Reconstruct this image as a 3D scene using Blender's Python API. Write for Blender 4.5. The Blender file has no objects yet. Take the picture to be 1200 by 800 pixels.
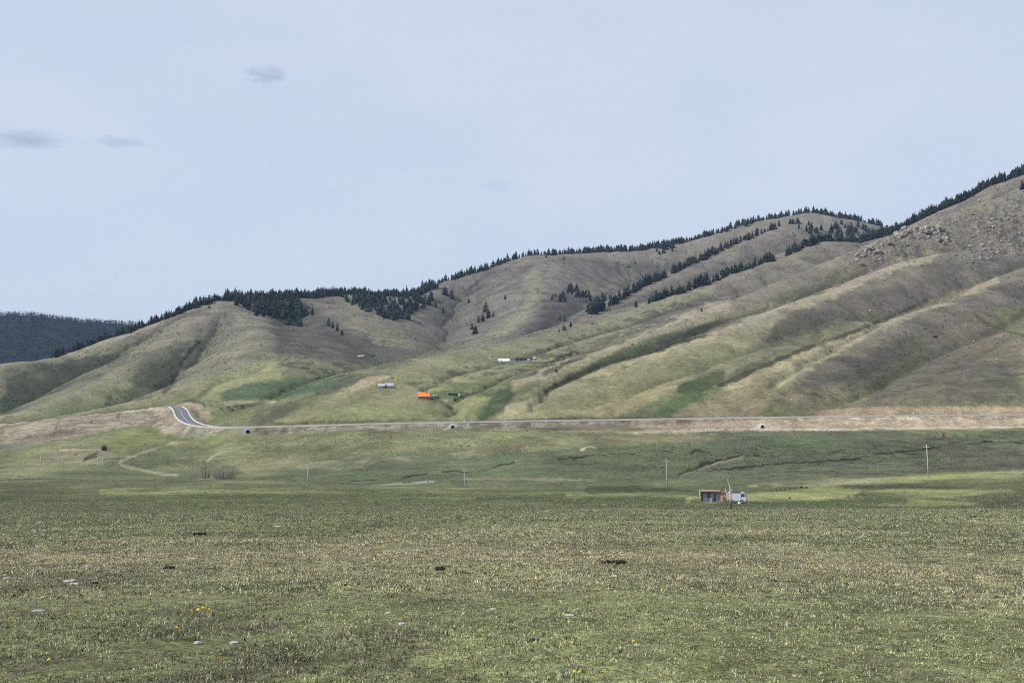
import bpy, bmesh, math, random
import numpy as np
from mathutils import Vector, Matrix

random.seed(7)
rng = np.random.default_rng(11)
S = bpy.context.scene
COL = S.collection

# ------------------------------------------------------------------ view geometry
# The photograph is 1200 x 800; the lens below has a focal length of 1300 of its pixels and the eye
# level falls on row 460.  P() turns (column, row, distance ahead) into a place in the valley.
F, CX, HY, EYE = 1300.0, 600.0, 460.0, 1.7
def P(px, py, Y):
    return np.array([(px - CX) / F * Y, Y, EYE + (HY - py) / F * Y])

# ------------------------------------------------------------------ noise
def _hash(ix, iy, seed):
    h = (ix.astype(np.int64) * 374761393 + iy.astype(np.int64) * 668265263 + seed * 974634737) & 0xFFFFFFFF
    h = ((h ^ (h >> 13)) * 1274126177) & 0xFFFFFFFF
    h = ((h ^ (h >> 16)) * 2246822519) & 0xFFFFFFFF
    return ((h ^ (h >> 15)) & 0xFFFFFF) / float(0xFFFFFF)
def vnoise(x, y, seed=0):
    xi = np.floor(x); yi = np.floor(y)
    fx = x - xi; fy = y - yi
    fx = fx * fx * fx * (fx * (fx * 6 - 15) + 10); fy = fy * fy * fy * (fy * (fy * 6 - 15) + 10)
    a = _hash(xi, yi, seed); b = _hash(xi + 1, yi, seed); c = _hash(xi, yi + 1, seed); d = _hash(xi + 1, yi + 1, seed)
    return (a + (b - a) * fx + (c - a) * fy + (a - b - c + d) * fx * fy) * 2 - 1
def fbm(x, y, seed=0, octaves=4, gain=0.5):
    s = 0; a = 1.0; t = 0
    for o in range(octaves):
        c, q = math.cos(0.6 * o), math.sin(0.6 * o)
        s = s + a * vnoise((x * c - y * q) * 2 ** o, (x * q + y * c) * 2 ** o, seed + 17 * o); t += a; a *= gain
    return s / t
def sstep(a, b, x):
    t = np.clip((x - a) / (b - a), 0, 1)
    return t * t * (3 - 2 * t)
def smax(a, b, k):
    h = np.maximum(k - np.abs(a - b), 0)
    return np.maximum(a, b) + h * h / (4 * k)

# ------------------------------------------------------------------ plain, valley floor and foot of the hills
YK = [0, 6.5, 40, 110, 132, 160, 200, 260, 310, 360, 420, 480, 560, 620, 680, 720, 760, 830, 1000, 1200, 1450, 1800, 2300, 3000, 7000]
TAB = {  # picture column -> rows of the ground at the distances from 110 m on
 -200: [598, 593, 590, 583, 573, 567, 564, 566, 558, 552, 543, 526, 518, 512, 504, 494, 482, 472, 460, 446, 430, 400],
    0: [598, 593, 590, 583, 573, 567, 563, 566, 558, 551, 540, 524, 515, 507, 498, 490, 480, 470, 458, 444, 428, 400],
  100: [598, 593, 590, 583, 573, 567, 563, 565, 557, 551, 536, 518, 508, 498, 488, 486, 478, 468, 455, 440, 425, 400],
  200: [598, 593, 590, 583, 573, 567, 563, 566, 561, 554, 540, 521, 511, 502, 482, 468, 456, 446, 435, 422, 412, 400],
  300: [598, 594, 590, 583, 574, 568, 563.5, 567, 561, 549, 532, 513, 505, 496, 481, 459, 440, 428, 415, 404, 400, 400],
  450: [598, 595, 591, 584, 577, 573, 570, 566, 558, 541, 522, 505, 496, 491, 478, 448, 430, 420, 407, 400, 395, 390],
  600: [598, 596, 592, 587, 580, 576, 572, 565, 553, 533, 515, 501, 492, 489, 480, 456, 438, 420, 404, 396, 390, 385],
  750: [597, 598, 594, 588, 581, 576, 569, 558, 547, 528, 513, 500.5, 490, 488, 482, 462, 442, 425, 405, 390, 385, 380],
  900: [597, 599, 595, 588, 578, 569, 561, 550, 540, 523, 511, 498, 488, 487, 484, 470, 450, 430, 405, 385, 380, 380],
 1050: [597, 599, 594, 585, 572, 563, 556.5, 545, 535, 519, 509, 497, 486, 485, 483, 475, 455, 432, 400, 380, 375, 375],
 1200: [597, 598, 592, 582, 568, 557, 551, 540, 530, 515, 506, 495, 485, 484, 482, 475, 455, 430, 400, 380, 375, 375],
 1400: [597, 598, 592, 582, 567, 555, 549, 538, 528, 513, 504, 494, 484, 483, 481, 475, 455, 430, 400, 380, 375, 375],
}
YK = np.array(YK, float)
TK = (np.array(sorted(TAB)) - CX) / F
ZT = np.array([[EYE - 1.7 + 0.0964 * 6.5, 0, -0.0964 * 33.5] + [EYE + (HY - r) / F * y for r, y in zip(TAB[k], YK[3:])] for k in sorted(TAB)])
def hermite(xk, fk, x):
    """monotone-ish cubic through the knots; fk is (n,) or fetched per sample by index"""
    i = np.clip(np.searchsorted(xk, x) - 1, 0, len(xk) - 2)
    return i
_D = np.zeros_like(ZT)                                # slopes along Y, limited so that nothing overshoots
_dl = np.diff(ZT, axis=1) / np.diff(YK)
_D[:, 1:-1] = np.where(_dl[:, :-1] * _dl[:, 1:] > 0, 2 * _dl[:, :-1] * _dl[:, 1:] / (_dl[:, :-1] + _dl[:, 1:] + 1e-12), 0)
_D[:, 0] = _dl[:, 0]; _D[:, -1] = _dl[:, -1]
def _colz(ci, Y):
    j = np.clip(np.searchsorted(YK, Y) - 1, 0, len(YK) - 2)
    h = YK[j + 1] - YK[j]; t = np.clip((Y - YK[j]) / h, 0, 1)
    return (ZT[ci, j] * (2 * t**3 - 3 * t**2 + 1) + ZT[ci, j + 1] * (-2 * t**3 + 3 * t**2)
            + _D[ci, j] * h * (t**3 - 2 * t**2 + t) + _D[ci, j + 1] * h * (t**3 - t**2))
def base_height(x, y):
    r = np.hypot(x, y); th = np.arctan2(x, y)
    tc = np.clip(th, -0.58, 0.58)
    Y = r * np.cos(tc); T = np.clip(np.tan(tc), TK[0], TK[-1])
    i = np.clip(np.searchsorted(TK, T) - 1, 0, len(TK) - 2)
    u = np.clip((T - TK[i]) / (TK[i + 1] - TK[i]), 0, 1); u = u * u * (3 - 2 * u) * 0.5 + u * 0.5
    z = _colz(i, Y) * (1 - u) + _colz(i + 1, Y) * u
    plane = -0.0964 * (np.clip(y, -260, 60) - 6.5)
    w = sstep(0.75, 1.6, np.abs(th))
    return z * (1 - w) + plane * w

# ------------------------------------------------------------------ ridges: crest lines (column, row, distance), side slopes, crest width
RIDGES = [
 # right front spurs
 ('front', 0.36, 0.40, 40, [(800,488,722),(825,470,745),(852,454,775),(900,432,835),(950,411,890),(1007,391,950),(1060,370,1005),(1125,347,1075),(1200,315,1160),(1330,262,1320),(1500,200,1500)]),
 ('front_nose', 0.34, 0.45, 22, [(905,470,738),(912,452,775),(930,437,805),(965,418,850),(1010,395,920),(1050,377,975)]),
 ('face', 0.27, 0.30, 110, [(1075,470,712),(1110,447,770),(1160,415,850),(1230,372,960),(1330,320,1120)]),
 ('dome', 0.36, 0.42, 38, [(575,491.5,712),(600,481,732),(640,463,770),(680,446,806),(740,424,860),(767,416,885),(825,395,945),(875,376,1000),(950,352,1070),(1005,331,1130),(1055,311,1190),(1100,297,1240),(1125,295,1275),(1170,300,1300)]),
 ('dome_toe', 0.27, 0.32, 90, [(690,484,716),(760,458,780),(830,430,850),(900,402,930),(960,375,1010)]),
 ('rocky', 0.40, 0.46, 28, [(594,471,752),(607,451,790),(657,427,860),(700,411,930),(750,391,995),(790,376,1050),(850,358,1115),(900,339,1180),(950,318,1240),(1000,298,1300),(1040,280,1350),(1092,258,1410),(1130,244,1460),(1175,230,1510),(1260,190,1600),(1400,140,1750)]),
 # middle right: the long spur with the homestead
 ('homestead', 0.30, 0.42, 60, [(318,497.5,722),(350,484,752),(405,456,815),(455,437,880),(480,425,945),(530,412,1050),(570,405,1120),(610,400,1180),(650,391,1240),(687,377,1310),(745,361,1400),(800,342,1480),(857,322,1570),(900,307,1640),(950,287,1720),(975,283,1760),(1010,289,1800)]),
 ('homestead_low', 0.30, 0.36, 60, [(330,493,716),(420,474,760),(520,448,860),(600,428,960),(660,413,1060),(720,394,1160),(790,372,1270),(850,350,1370)]),
 # right skyline hill
 ('right_sky', 0.40, 0.50, 30, [(985,290,1850),(1010,287,1800),(1050,275,1760),(1085,258,1730),(1125,239,1700),(1162,219,1680),(1200,202,1670),(1300,160,1680),(1450,120,1720)]),
 # middle wooded ridge
 ('mid', 0.40, 0.52, 40, [(672,384,1420),(690,371,1490),(725,352,1600),(787,319,1760),(825,303,1860),(887,277,2000),(912,264,2060),(930,262,2100),(965,271,2150),(1010,280,2200)]),
 # far skyline
 ('far', 0.40, 0.50, 60, [(470,347,2080),(500,336,2150),(550,320,2220),(590,307,2280),(625,299,2320),(700,296,2400),(757,292,2450),(790,286,2480),(837,276,2520),(887,259,2580),(942,249,2640),(987,258,2680),(1020,264,2720),(1150,270,2800)]),
 ('far_spur', 0.27, 0.32, 60, [(628,303,2250),(636,318,2130),(635,335,2000),(624,360,1800),(605,380,1620),(588,393,1480),(572,404,1350)]),
 # left hill
 ('left', 0.40, 0.45, 40, [(-250,452,1100),(-120,437,1150),(0,426,1230),(50,420,1270),(100,408,1320),(150,391,1370),(200,373,1420),(240,358,1470),(257,354,1500),(270,354,1560),(310,353,1680),(350,348,1780),(400,345,1880),(440,346,1960),(490,347,2050),(510,340,2120)]),
 ('left_a', 0.44, 0.46, 30, [(-60,520,770),(0,496,830),(40,478,890),(100,453,980),(140,434,1050),(165,417,1110),(210,393,1230),(240,372,1370),(257,355,1490)]),
 ('left_c', 0.42, 0.42, 40, [(-60,512,800),(0,502,815),(50,490,835),(120,478,862),(190,463,900),(230,449,945),(275,431,1010),(305,413,1085),(313,397,1180),(295,377,1330),(268,357,1500)]),
 ('left_c2', 0.30, 0.32, 50, [(240,470,880),(280,452,930),(320,432,1010),(345,415,1090),(350,400,1200),(335,382,1400)]),
 ('left_d', 0.28, 0.28, 70, [(385,347,1850),(398,366,1650),(415,382,1520),(455,401,1380),(487,409,1300)]),
 # wooded hill far to the left
 ('wooded', 0.30, 0.40, 120, [(-350,362,3300),(-100,365,3400),(0,369,3500),(40,370,3550),(80,375,3600),(130,379,3650),(165,381,3700),(230,388,3800),(330,400,3900)]),
]
def ridge_height(x, y, pts, sl, sr, w):
    q = np.array([P(*p) for p in pts])
    best = np.full(x.shape, 1e9); zz = np.zeros(x.shape); side = np.zeros(x.shape)
    for a, b in zip(q[:-1], q[1:]):
        d = b[:2] - a[:2]; L2 = d @ d
        t = np.clip(((x - a[0]) * d[0] + (y - a[1]) * d[1]) / L2, 0, 1)
        ex = x - a[0] - t * d[0]; ey = y - a[1] - t * d[1]
        r = np.hypot(ex, ey)
        m = r < best
        best = np.where(m, r, best); zz = np.where(m, a[2] + t * (b[2] - a[2]), zz)
        side = np.where(m, (d[0] * ey - d[1] * ex) / (np.sqrt(L2) * r + 1e-6), side)
    s = sr + (sl - sr) * (0.5 + 0.5 * side)
    return zz - s * (np.sqrt(best * best + w * w) - w)

# ------------------------------------------------------------------ road line
ROAD = [(1420,485,690),(1300,485.3,690),(1200,486,690),(1050,487.7,691),(900,489.7,695),(750,492,699),(600,494,702),(450,497,706),(370,499,710),(310,500.6,714),
        (270,501.5,718),(246,500.8,724),(231,498.3,734),(221,494.3,749),(216,490,767),(213.5,486,786),(212,482,804),(208.5,478.3,822),(202,475.8,838),(192,475.6,848),(178,477,852),
        (150,480,850),(100,486,846),(50,491,842),(0,496,838),(-100,505,832),(-200,512,830)]
def spline(pts, n):
    pts = np.array(pts, float); m = len(pts)
    out = []
    for i in range(m - 1):
        p0, p1, p2, p3 = pts[max(i - 1, 0)], pts[i], pts[i + 1], pts[min(i + 2, m - 1)]
        for k in range(n):
            t = k / n
            out.append(0.5 * (2 * p1 + (p2 - p0) * t + (2 * p0 - 5 * p1 + 4 * p2 - p3) * t * t + (3 * p1 - p0 - 3 * p2 + p3) * t ** 3))
    out.append(pts[-1])
    return np.array(out)
ROADW = spline([P(*p) for p in ROAD], 6)
ROADW[:, 2] = np.convolve(np.pad(ROADW[:, 2], 4, 'edge'), np.ones(9) / 9, 'valid')
def road_dist(x, y):
    """distance to the road's centre line, a smooth road level there, and the side (> 0: the valley side)"""
    best = np.full(x.shape, 1e9); side = np.zeros(x.shape); sw = np.zeros(x.shape); sz = np.zeros(x.shape)
    for a, b in zip(ROADW[:-1], ROADW[1:]):
        d = b[:2] - a[:2]; L2 = d @ d
        t = np.clip(((x - a[0]) * d[0] + (y - a[1]) * d[1]) / L2, 0, 1)
        ex = x - a[0] - t * d[0]; ey = y - a[1] - t * d[1]
        r = np.hypot(ex, ey); m = r < best
        best = np.where(m, r, best); side = np.where(m, np.sign(d[0] * ey - d[1] * ex), side)
        w = np.sqrt(L2) / (r + 2.0) ** 6
        sw += w; sz += w * (a[2] + t * (b[2] - a[2]))
    return best, sz / sw, side

# dry stream beds and the eroded gullies of the valley floor: (column, row) lines, depth, half width
def height(x, y):
    x = np.asarray(x, float); y = np.asarray(y, float)
    shp = x.shape; x = x.ravel(); y = y.ravel()
    r = np.hypot(x, y)
    z = base_height(x, y)
    far = r > 640
    if far.any():
        X, Yy = x[far], y[far]
        wx = X + 8 * fbm(X / 140, Yy / 140, 3, 3); wy = Yy + 8 * fbm(X / 140, Yy / 140, 5, 3)
        zr = np.full(X.shape, -1e3)
        for name, sl, sr, w, pts in RIDGES:
            zr = smax(zr, ridge_height(wx, wy, pts, sl * 1.3, sr * 1.3, w * 1.15), 2.0)
        zb = z[far]
        nb = (Yy > 600) & (Yy < 1000) & (np.abs(X) < 900)
        keep = np.ones(X.shape)
        if nb.any():
            rd, _, sd_ = road_dist(X[nb], Yy[nb])
            keep[nb] = sstep(-4, 22, -rd * sd_)
        zr = np.minimum(zr, zb - 8) * (1 - keep) + zr * keep
        zn = smax(zb, zr, 6.0)
        up = np.clip((zn - zb) / 40, 0, 1)
        g = 1 - np.abs(fbm(X / 95, Yy / 95, 21, 4, 0.55))
        zn = zn + up * (2.8 * fbm(X / 130, Yy / 130, 8, 6, 0.52) - 2.2 * (g ** 5 - 0.3)) * np.clip(r[far] / 1100, 0.5, 1.8)
        z[far] = zn
    # small relief of the plain
    z = z + 0.05 * fbm(x / 3.0, y / 3.0, 31, 3) * sstep(5, 20, r) + 0.45 * fbm(x / 38, y / 38, 33, 3) * sstep(25, 120, r) * (1 - sstep(500, 900, r)) \
          + 0.8 * fbm(x / 110, y / 110, 35, 2) * sstep(120, 250, r) * (1 - sstep(600, 900, r))
    near = (r > 600) & (r < 1100) & (np.abs(x) < 720)
    if near.any():
        X, Yy = x[near], y[near]
        rd, rz, sd = road_dist(X, Yy)
        zt = z[near]
        e = fbm(X / 9, Yy / 9, 41, 3)
        platform = rz - 0.15
        lim_up = platform + np.maximum(rd - 6.5, 0) * 0.75 + np.maximum(rd - 7.5, 0) * 0.10 * e       # cut slope above
        lim_dn = platform - np.maximum(rd - 6.5, 0) * (0.45 + 0.12 * e)                                                # fill slope below
        zt = np.clip(zt, lim_dn, np.maximum(lim_up, lim_dn))
        z[near] = zt
    return z.reshape(shp)

# ------------------------------------------------------------------ the ground sheet
def ground_grid():
    c = np.radians(np.concatenate([np.arange(-26.5, 26.5, 0.05)]))
    l = np.radians(np.concatenate([np.linspace(-180, -60, 14), np.linspace(-58, -27, 45)]))
    th = np.concatenate([l, c, -l[::-1][:-1]])
    rr = np.concatenate([[0.6], np.geomspace(1.0, 6, 14)[:-1], np.geomspace(6, 110, 190)[:-1], np.geomspace(110, 360, 110)[:-1], np.arange(360, 640, 2.2), np.arange(640, 880, 1.6),
                         np.arange(880, 2300, 4.5), np.geomspace(2300, 7000, 110)])
    R_, T_ = np.meshgrid(rr, th, indexing='ij')
    return rr, th, R_ * np.sin(T_), R_ * np.cos(T_)
RR, TH, GX, GY = ground_grid()
GZ = height(GX, GY)
# ------------------------------------------------------------------ running water: gullies carved down the hills, cell by cell
EX = np.arange(-1150, 1350, 4.0); EY = np.arange(700, 2820, 4.0)
ex_, ey_ = np.meshgrid(EX, EY); EZ0 = height(ex_, ey_); EZ = EZ0.copy()
_er, _, _es = road_dist(ex_[:90], ey_[:90])
soft_ = np.ones(EZ.shape); soft_[:90] = sstep(14, 60, _er) * (1 - (_es > 0))
soft_ *= sstep(-1150, -1090, ex_) * (1 - sstep(1290, 1350, ex_)) * (1 - sstep(2760, 2820, ey_))
def drainage(Z):
    ny, nx = Z.shape; Zp = np.pad(Z, 1, 'edge'); best = np.zeros(Z.shape); to = np.full(Z.shape, -1)
    idx = np.arange(ny * nx).reshape(ny, nx)
    for dy, dx in ((-1,-1),(-1,0),(-1,1),(0,-1),(0,1),(1,-1),(1,0),(1,1)):
        dz = (Z - Zp[1 + dy:1 + dy + ny, 1 + dx:1 + dx + nx]) / (4 * math.hypot(dx, dy)) * (1 + 0.9 * (rng.random(Z.shape) - .5))
        yy, xx = np.mgrid[0:ny, 0:nx]; ok = (yy + dy >= 0) & (yy + dy < ny) & (xx + dx >= 0) & (xx + dx < nx) & (dz > best)
        best = np.where(ok, dz, best); to = np.where(ok, idx + dy * nx + dx, to)
    acc = [1.0] * (ny * nx); t = to.ravel().tolist()
    for i in np.argsort(-Z.ravel()).tolist():
        j = t[i]
        if j >= 0: acc[j] += acc[i]
    return np.array(acc).reshape(ny, nx) * 16.0, best
def lap(Z):
    p = np.pad(Z, 1, 'edge'); return (p[:-2, 1:-1] + p[2:, 1:-1] + p[1:-1, :-2] + p[1:-1, 2:]) / 4 - Z
EZ += fbm(ex_ / 22, ey_ / 22, 141, 3) * 0.6 * soft_
for it in range(11):
    acc, slope = drainage(EZ)
    EZ -= soft_ * np.minimum(0.020 * np.sqrt(acc) * slope * sstep(90, 1100, acc), 0.8)
    EZ += soft_ * 0.20 * lap(EZ)
acc, slope = drainage(EZ)
EDZ = EZ - EZ0; EA = np.log10(acc); EA = EA + lap(EA) * .6
def egrid(a, x, y, outside=0.0):
    fi = (y - EY[0]) / 4; fj = (x - EX[0]) / 4; ok = (fi >= 0) & (fi < len(EY) - 1) & (fj >= 0) & (fj < len(EX) - 1)
    i = np.clip(fi.astype(int), 0, len(EY) - 2); j = np.clip(fj.astype(int), 0, len(EX) - 2); u = fi - i; v = fj - j
    r = (a[i, j] * (1 - u) + a[i + 1, j] * u) * (1 - v) + (a[i, j + 1] * (1 - u) + a[i + 1, j + 1] * u) * v
    return np.where(ok, r, outside)
GZ = GZ + egrid(EDZ, GX, GY)
# broken ground of the crag and the scree on the right hill
CRAG = [P(1022, 294, 1325), P(1050, 281, 1350), P(1085, 270, 1390), P(1165, 270, 1390), P(1190, 262, 1420), P(1150, 296, 1290), P(1195, 290, 1320)]
_cr = np.zeros(GZ.shape)
for c_ in CRAG: _cr = np.maximum(_cr, 1 - sstep(20, 62, np.hypot(GX - c_[0], (GY - c_[1]) * .8)))
GZ = GZ + _cr * (6.0 * np.abs(fbm(GX / 9, GY / 12, 151, 3)) + 1.6 * fbm(GX / 4, GY / 5, 152, 2))
ELEV = (GZ - EYE) / np.hypot(GX, GY)
VIS = ELEV >= np.maximum.accumulate(ELEV, axis=0) - 0.0012

_LI = np.arange(len(RR)); _TI = np.arange(len(TH))
def hgrid(x, y):
    """height of the ground sheet itself, read off its grid"""
    x = np.asarray(x, float); y = np.asarray(y, float)
    fi = np.interp(np.hypot(x, y), RR, _LI); fj = np.interp(np.arctan2(x, y), TH, _TI)
    i = np.clip(fi.astype(int), 0, len(RR) - 2); j = np.clip(fj.astype(int), 0, len(TH) - 2); u = fi - i; v = fj - j
    return (GZ[i, j] * (1 - u) + GZ[i + 1, j] * u) * (1 - v) + (GZ[i, j + 1] * (1 - u) + GZ[i + 1, j + 1] * u) * v
_HY = np.concatenate([np.geomspace(3, 640, 1500), np.arange(640, 4200, 0.7)])
def hit(px, py):
    """place on the ground seen at a picture point, found by walking along its line of sight"""
    t = (px - CX) / F; s = (HY - py) / F
    Y = _HY
    z = hgrid(t * Y, Y)
    over = np.nonzero(EYE + s * Y <= z)[0]
    k = over[0] if len(over) else len(Y) - 1
    k0 = max(k - 1, 0)
    a = EYE + s * Y[k0] - z[k0]; b = EYE + s * Y[k] - z[k]
    f = a / (a - b) if a != b else 0
    y = Y[k0] + (Y[k] - Y[k0]) * np.clip(f, 0, 1)
    return np.array([t * y, y, float(hgrid(np.array([t * y]), np.array([y]))[0])])
EXPOSURE, SUN_POWER, SKY_POWER, HAZE, SAT = 0.0, 4.3, 0.1, 4.0e-5, 0.82
VEIL = ((6.8, 7.8, 9.4), (7.4, 8.2, 9.6))
# ------------------------------------------------------------------ camera, sky, sun
cam = bpy.data.cameras.new('camera'); camo = bpy.data.objects.new('camera', cam); COL.objects.link(camo)
cam.sensor_width = 36; cam.lens = 36 * F / 1200; cam.shift_y = (HY - 400) / 1200
cam.clip_end = 60000; cam.clip_start = 0.1
camo.location = (0, 0, EYE); camo.rotation_euler = (math.radians(90), 0, 0)
S.camera = camo
S.render.engine = 'CYCLES'; S.cycles.use_adaptive_sampling = False; S.cycles.use_denoising = False; S.cycles.denoising_prefilter = 'ACCURATE'; S.cycles.denoising_input_passes = 'RGB_ALBEDO_NORMAL'; S.cycles.filter_width = 1.05; S.cycles.sample_clamp_indirect = 1.5; S.cycles.sample_clamp_direct = 6.0; S.cycles.volume_step_rate = 4.0
S.view_settings.view_transform = 'Standard'; S.view_settings.look = 'None'
S.view_settings.exposure = EXPOSURE; S.view_settings.gamma = 1; S.view_settings.use_curve_mapping = False

SUN_EL, SUN_AZ = math.radians(42), math.radians(-106)        # azimuth from straight ahead, negative to the left
sd = Vector((math.sin(SUN_AZ) * math.cos(SUN_EL), math.cos(SUN_AZ) * math.cos(SUN_EL), math.sin(SUN_EL)))
sun = bpy.data.lights.new('sun', 'SUN'); sun.energy = SUN_POWER; sun.angle = math.radians(2.0); sun.color = (1.0, 0.965, 0.92)
suno = bpy.data.objects.new('sun', sun); COL.objects.link(suno)
suno.rotation_euler = sd.to_track_quat('Z', 'Y').to_euler()

W = bpy.data.worlds.new('World'); S.world = W; W.use_nodes = True
nt = W.node_tree; nt.nodes.clear(); N = nt.nodes.new; L = nt.links.new
out = N('ShaderNodeOutputWorld'); bg = N('ShaderNodeBackground'); L(bg.outputs[0], out.inputs[0])
sky = N('ShaderNodeTexSky'); sky.sky_type = 'NISHITA'; sky.sun_disc = False
sky.sun_elevation = SUN_EL; sky.sun_rotation = SUN_AZ; sky.air_density = 1.0; sky.dust_density = 3.0; sky.ozone_density = 1.0; sky.altitude = 1300
mx = N('ShaderNodeMix'); mx.data_type = 'RGBA'; mx.inputs[0].default_value = 0.80
tc = N('ShaderNodeTexCoord'); mp = N('ShaderNodeMapping'); mp.inputs['Scale'].default_value = (3, 3, 7)
L(tc.outputs['Generated'], mp.inputs[0])
no = N('ShaderNodeTexNoise'); no.inputs['Scale'].default_value = 1.6; no.inputs['Detail'].default_value = 3; L(mp.outputs[0], no.inputs['Vector'])
cr = N('ShaderNodeValToRGB'); cr.color_ramp.elements[0].position = 0.38; cr.color_ramp.elements[1].position = 0.62
cr.color_ramp.elements[0].color = VEIL[0] + (1,); cr.color_ramp.elements[1].color = VEIL[1] + (1,)
L(no.outputs['Fac'], cr.inputs[0])
L(sky.outputs[0], mx.inputs[6]); L(cr.outputs[0], mx.inputs[7]); L(mx.outputs[2], bg.inputs[0])
bg.inputs[1].default_value = SKY_POWER
# ------------------------------------------------------------------ plants, soil and painted slope light and shade: one colour per vertex of the ground sheet
def lin(c):
    c = np.asarray(c, float) / 255
    return np.where(c <= 0.04045, c / 12.92, ((c + 0.055) / 1.055) ** 2.4)
def A(r, g, b, k=1.45):
    return lin((r, g, b)) / k
PXG = CX + F * GX / np.maximum(GY, 0.1); PYG = HY - F * (GZ - EYE) / np.maximum(GY, 0.1)
DIST = np.hypot(GX, GY)
C = np.zeros(GX.shape + (3,))
n1 = fbm(GX / 60, GY / 60, 51, 4); n2 = fbm(GX / 17, GY / 17, 52, 4); n3 = fbm(GX / 220, GY / 220, 53, 3)
HILL = sstep(690, 900, DIST)
heath = A(112, 106, 100); dry = A(150, 143, 113); grn = A(118, 122, 84)
m = np.clip(0.5 + 0.9 * n1 + 0.5 * n3, 0, 1)[..., None]
hillc = heath * m + A(126, 119, 106) * (1 - m)
lowm = np.clip(1 - (GZ + 25 + 40 * n3) / 110, 0, 1)[..., None]
hillc = hillc * (1 - lowm) + (dry * m + grn * (1 - m)) * lowm
valc = A(104, 112, 82) * m + A(126, 130, 94) * (1 - m)
C[:] = valc * (1 - HILL[..., None]) + hillc * HILL[..., None]

FLAT = np.nonzero((VIS & (GY > 90) & (np.abs(np.arctan2(GX, GY)) < 0.47)).ravel())[0]
fpx, fpy, fd = PXG.ravel()[FLAT], PYG.ravel()[FLAT], GY.ravel()[FLAT]
fx, fy = GX.ravel()[FLAT], GY.ravel()[FLAT]
e1 = fbm(fx / 14, fy / 28, 61, 4); e2 = fbm(fx / 45, fy / 70, 62, 3); e3 = fbm(fx / 4.5, fy / 16, 63, 3)
CF = C.reshape(-1, 3)[FLAT].copy()
def _blend(idx, m, col):
    CF[idx] = CF[idx] * (1 - m[:, None]) + np.asarray(col) * m[:, None]
def patch(pts, col, a=1.0, soft=6, rough=5, ylim=None, streak=0.0):
    soft, rough = soft * 1.7, rough * 1.5
    """a plant, soil or painted shade patch with an uneven edge, outlined by the places seen at these picture points"""
    pts = np.array(pts, float); pad = soft + rough
    lo, hi = pts.min(0) - pad, pts.max(0) + pad
    idx = np.nonzero((fpx > lo[0]) & (fpx < hi[0]) & (fpy > lo[1]) & (fpy < hi[1]) & ((fd > ylim[0]) & (fd < ylim[1]) if ylim else True))[0]
    if not len(idx): return
    x, y = fpx[idx], fpy[idx]
    ins = np.zeros(len(idx), bool); d = np.full(len(idx), 1e9)
    for (x0, y0), (x1, y1) in zip(pts, np.roll(pts, -1, 0)):
        if y0 != y1:
            c = ((y0 > y) != (y1 > y)) & (x < (x1 - x0) * (y - y0) / (y1 - y0) + x0)
            ins ^= c
        L2 = max((x1 - x0) ** 2 + (y1 - y0) ** 2, 1e-9)
        t = np.clip(((x - x0) * (x1 - x0) + (y - y0) * (y1 - y0)) / L2, 0, 1)
        d = np.minimum(d, np.hypot((x - x0 - t * (x1 - x0)) * 0.6, (y - y0 - t * (y1 - y0)) * 1.3))
    sdf = np.where(ins, d, -d) + rough * (e2[idx] + 0.8 * e1[idx] + 0.35 * e3[idx])
    m = sstep(-soft * 0.5, soft * 0.5, sdf) * a
    if streak: m = m * np.clip(1 - streak * (0.5 + 1.6 * e1[idx]), 0, 1)
    _blend(idx, m, col)
def line(pts, w, col, a=1.0, soft=0.8, rough=0.6, ylim=None, ky=1.0):
    """a strip (path, erosion channel, gully, painted shade or lit crest) through the places seen at these picture points"""
    pts = np.array(pts, float); pad = w + soft + rough + 2
    lo, hi = pts.min(0) - pad, pts.max(0) + pad
    idx = np.nonzero((fpx > lo[0]) & (fpx < hi[0]) & (fpy > lo[1]) & (fpy < hi[1]) & ((fd > ylim[0]) & (fd < ylim[1]) if ylim else True))[0]
    if not len(idx): return
    x, y = fpx[idx], fpy[idx]; d = np.full(len(idx), 1e9)
    for (x0, y0), (x1, y1) in zip(pts[:-1], pts[1:]):
        L2 = max((x1 - x0) ** 2 + (y1 - y0) ** 2, 1e-9)
        t = np.clip(((x - x0) * (x1 - x0) + (y - y0) * (y1 - y0)) / L2, 0, 1)
        d = np.minimum(d, np.hypot((x - x0 - t * (x1 - x0)), (y - y0 - t * (y1 - y0)) * ky))
    w = w * np.clip(1 + 1.1 * e1[idx] + 0.5 * e3[idx], 0.15, 1.8)
    d = d - rough * (2 * e1[idx] + e3[idx])
    _blend(idx, (1 - sstep(w - soft * 0.5, w + soft, d)) * a, col)
def speckle(pts, col, a=1.0, cut=0.12, seed=70, sx=5, sy=10, soft=8):
    """small scattered clumps inside an outline"""
    pts = np.array(pts, float)
    lo, hi = pts.min(0) - soft, pts.max(0) + soft
    idx = np.nonzero((fpx > lo[0]) & (fpx < hi[0]) & (fpy > lo[1]) & (fpy < hi[1]))[0]
    if not len(idx): return
    x, y = fpx[idx], fpy[idx]; ins = np.zeros(len(idx), bool)
    for (x0, y0), (x1, y1) in zip(pts, np.roll(pts, -1, 0)):
        if y0 != y1: ins ^= ((y0 > y) != (y1 > y)) & (x < (x1 - x0) * (y - y0) / (y1 - y0) + x0)
    n = fbm(fx[idx] / sx, fy[idx] / sy, seed, 3)
    _blend(idx, sstep(cut, cut + 0.12, n) * a * ins, col)

g_dark, g_shrub, g_bright = A(80, 92, 62), A(74, 74, 68), A(98, 120, 60)
tan, pink, pale = A(152, 144, 114), A(176, 156, 138), A(196, 184, 164)
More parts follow.
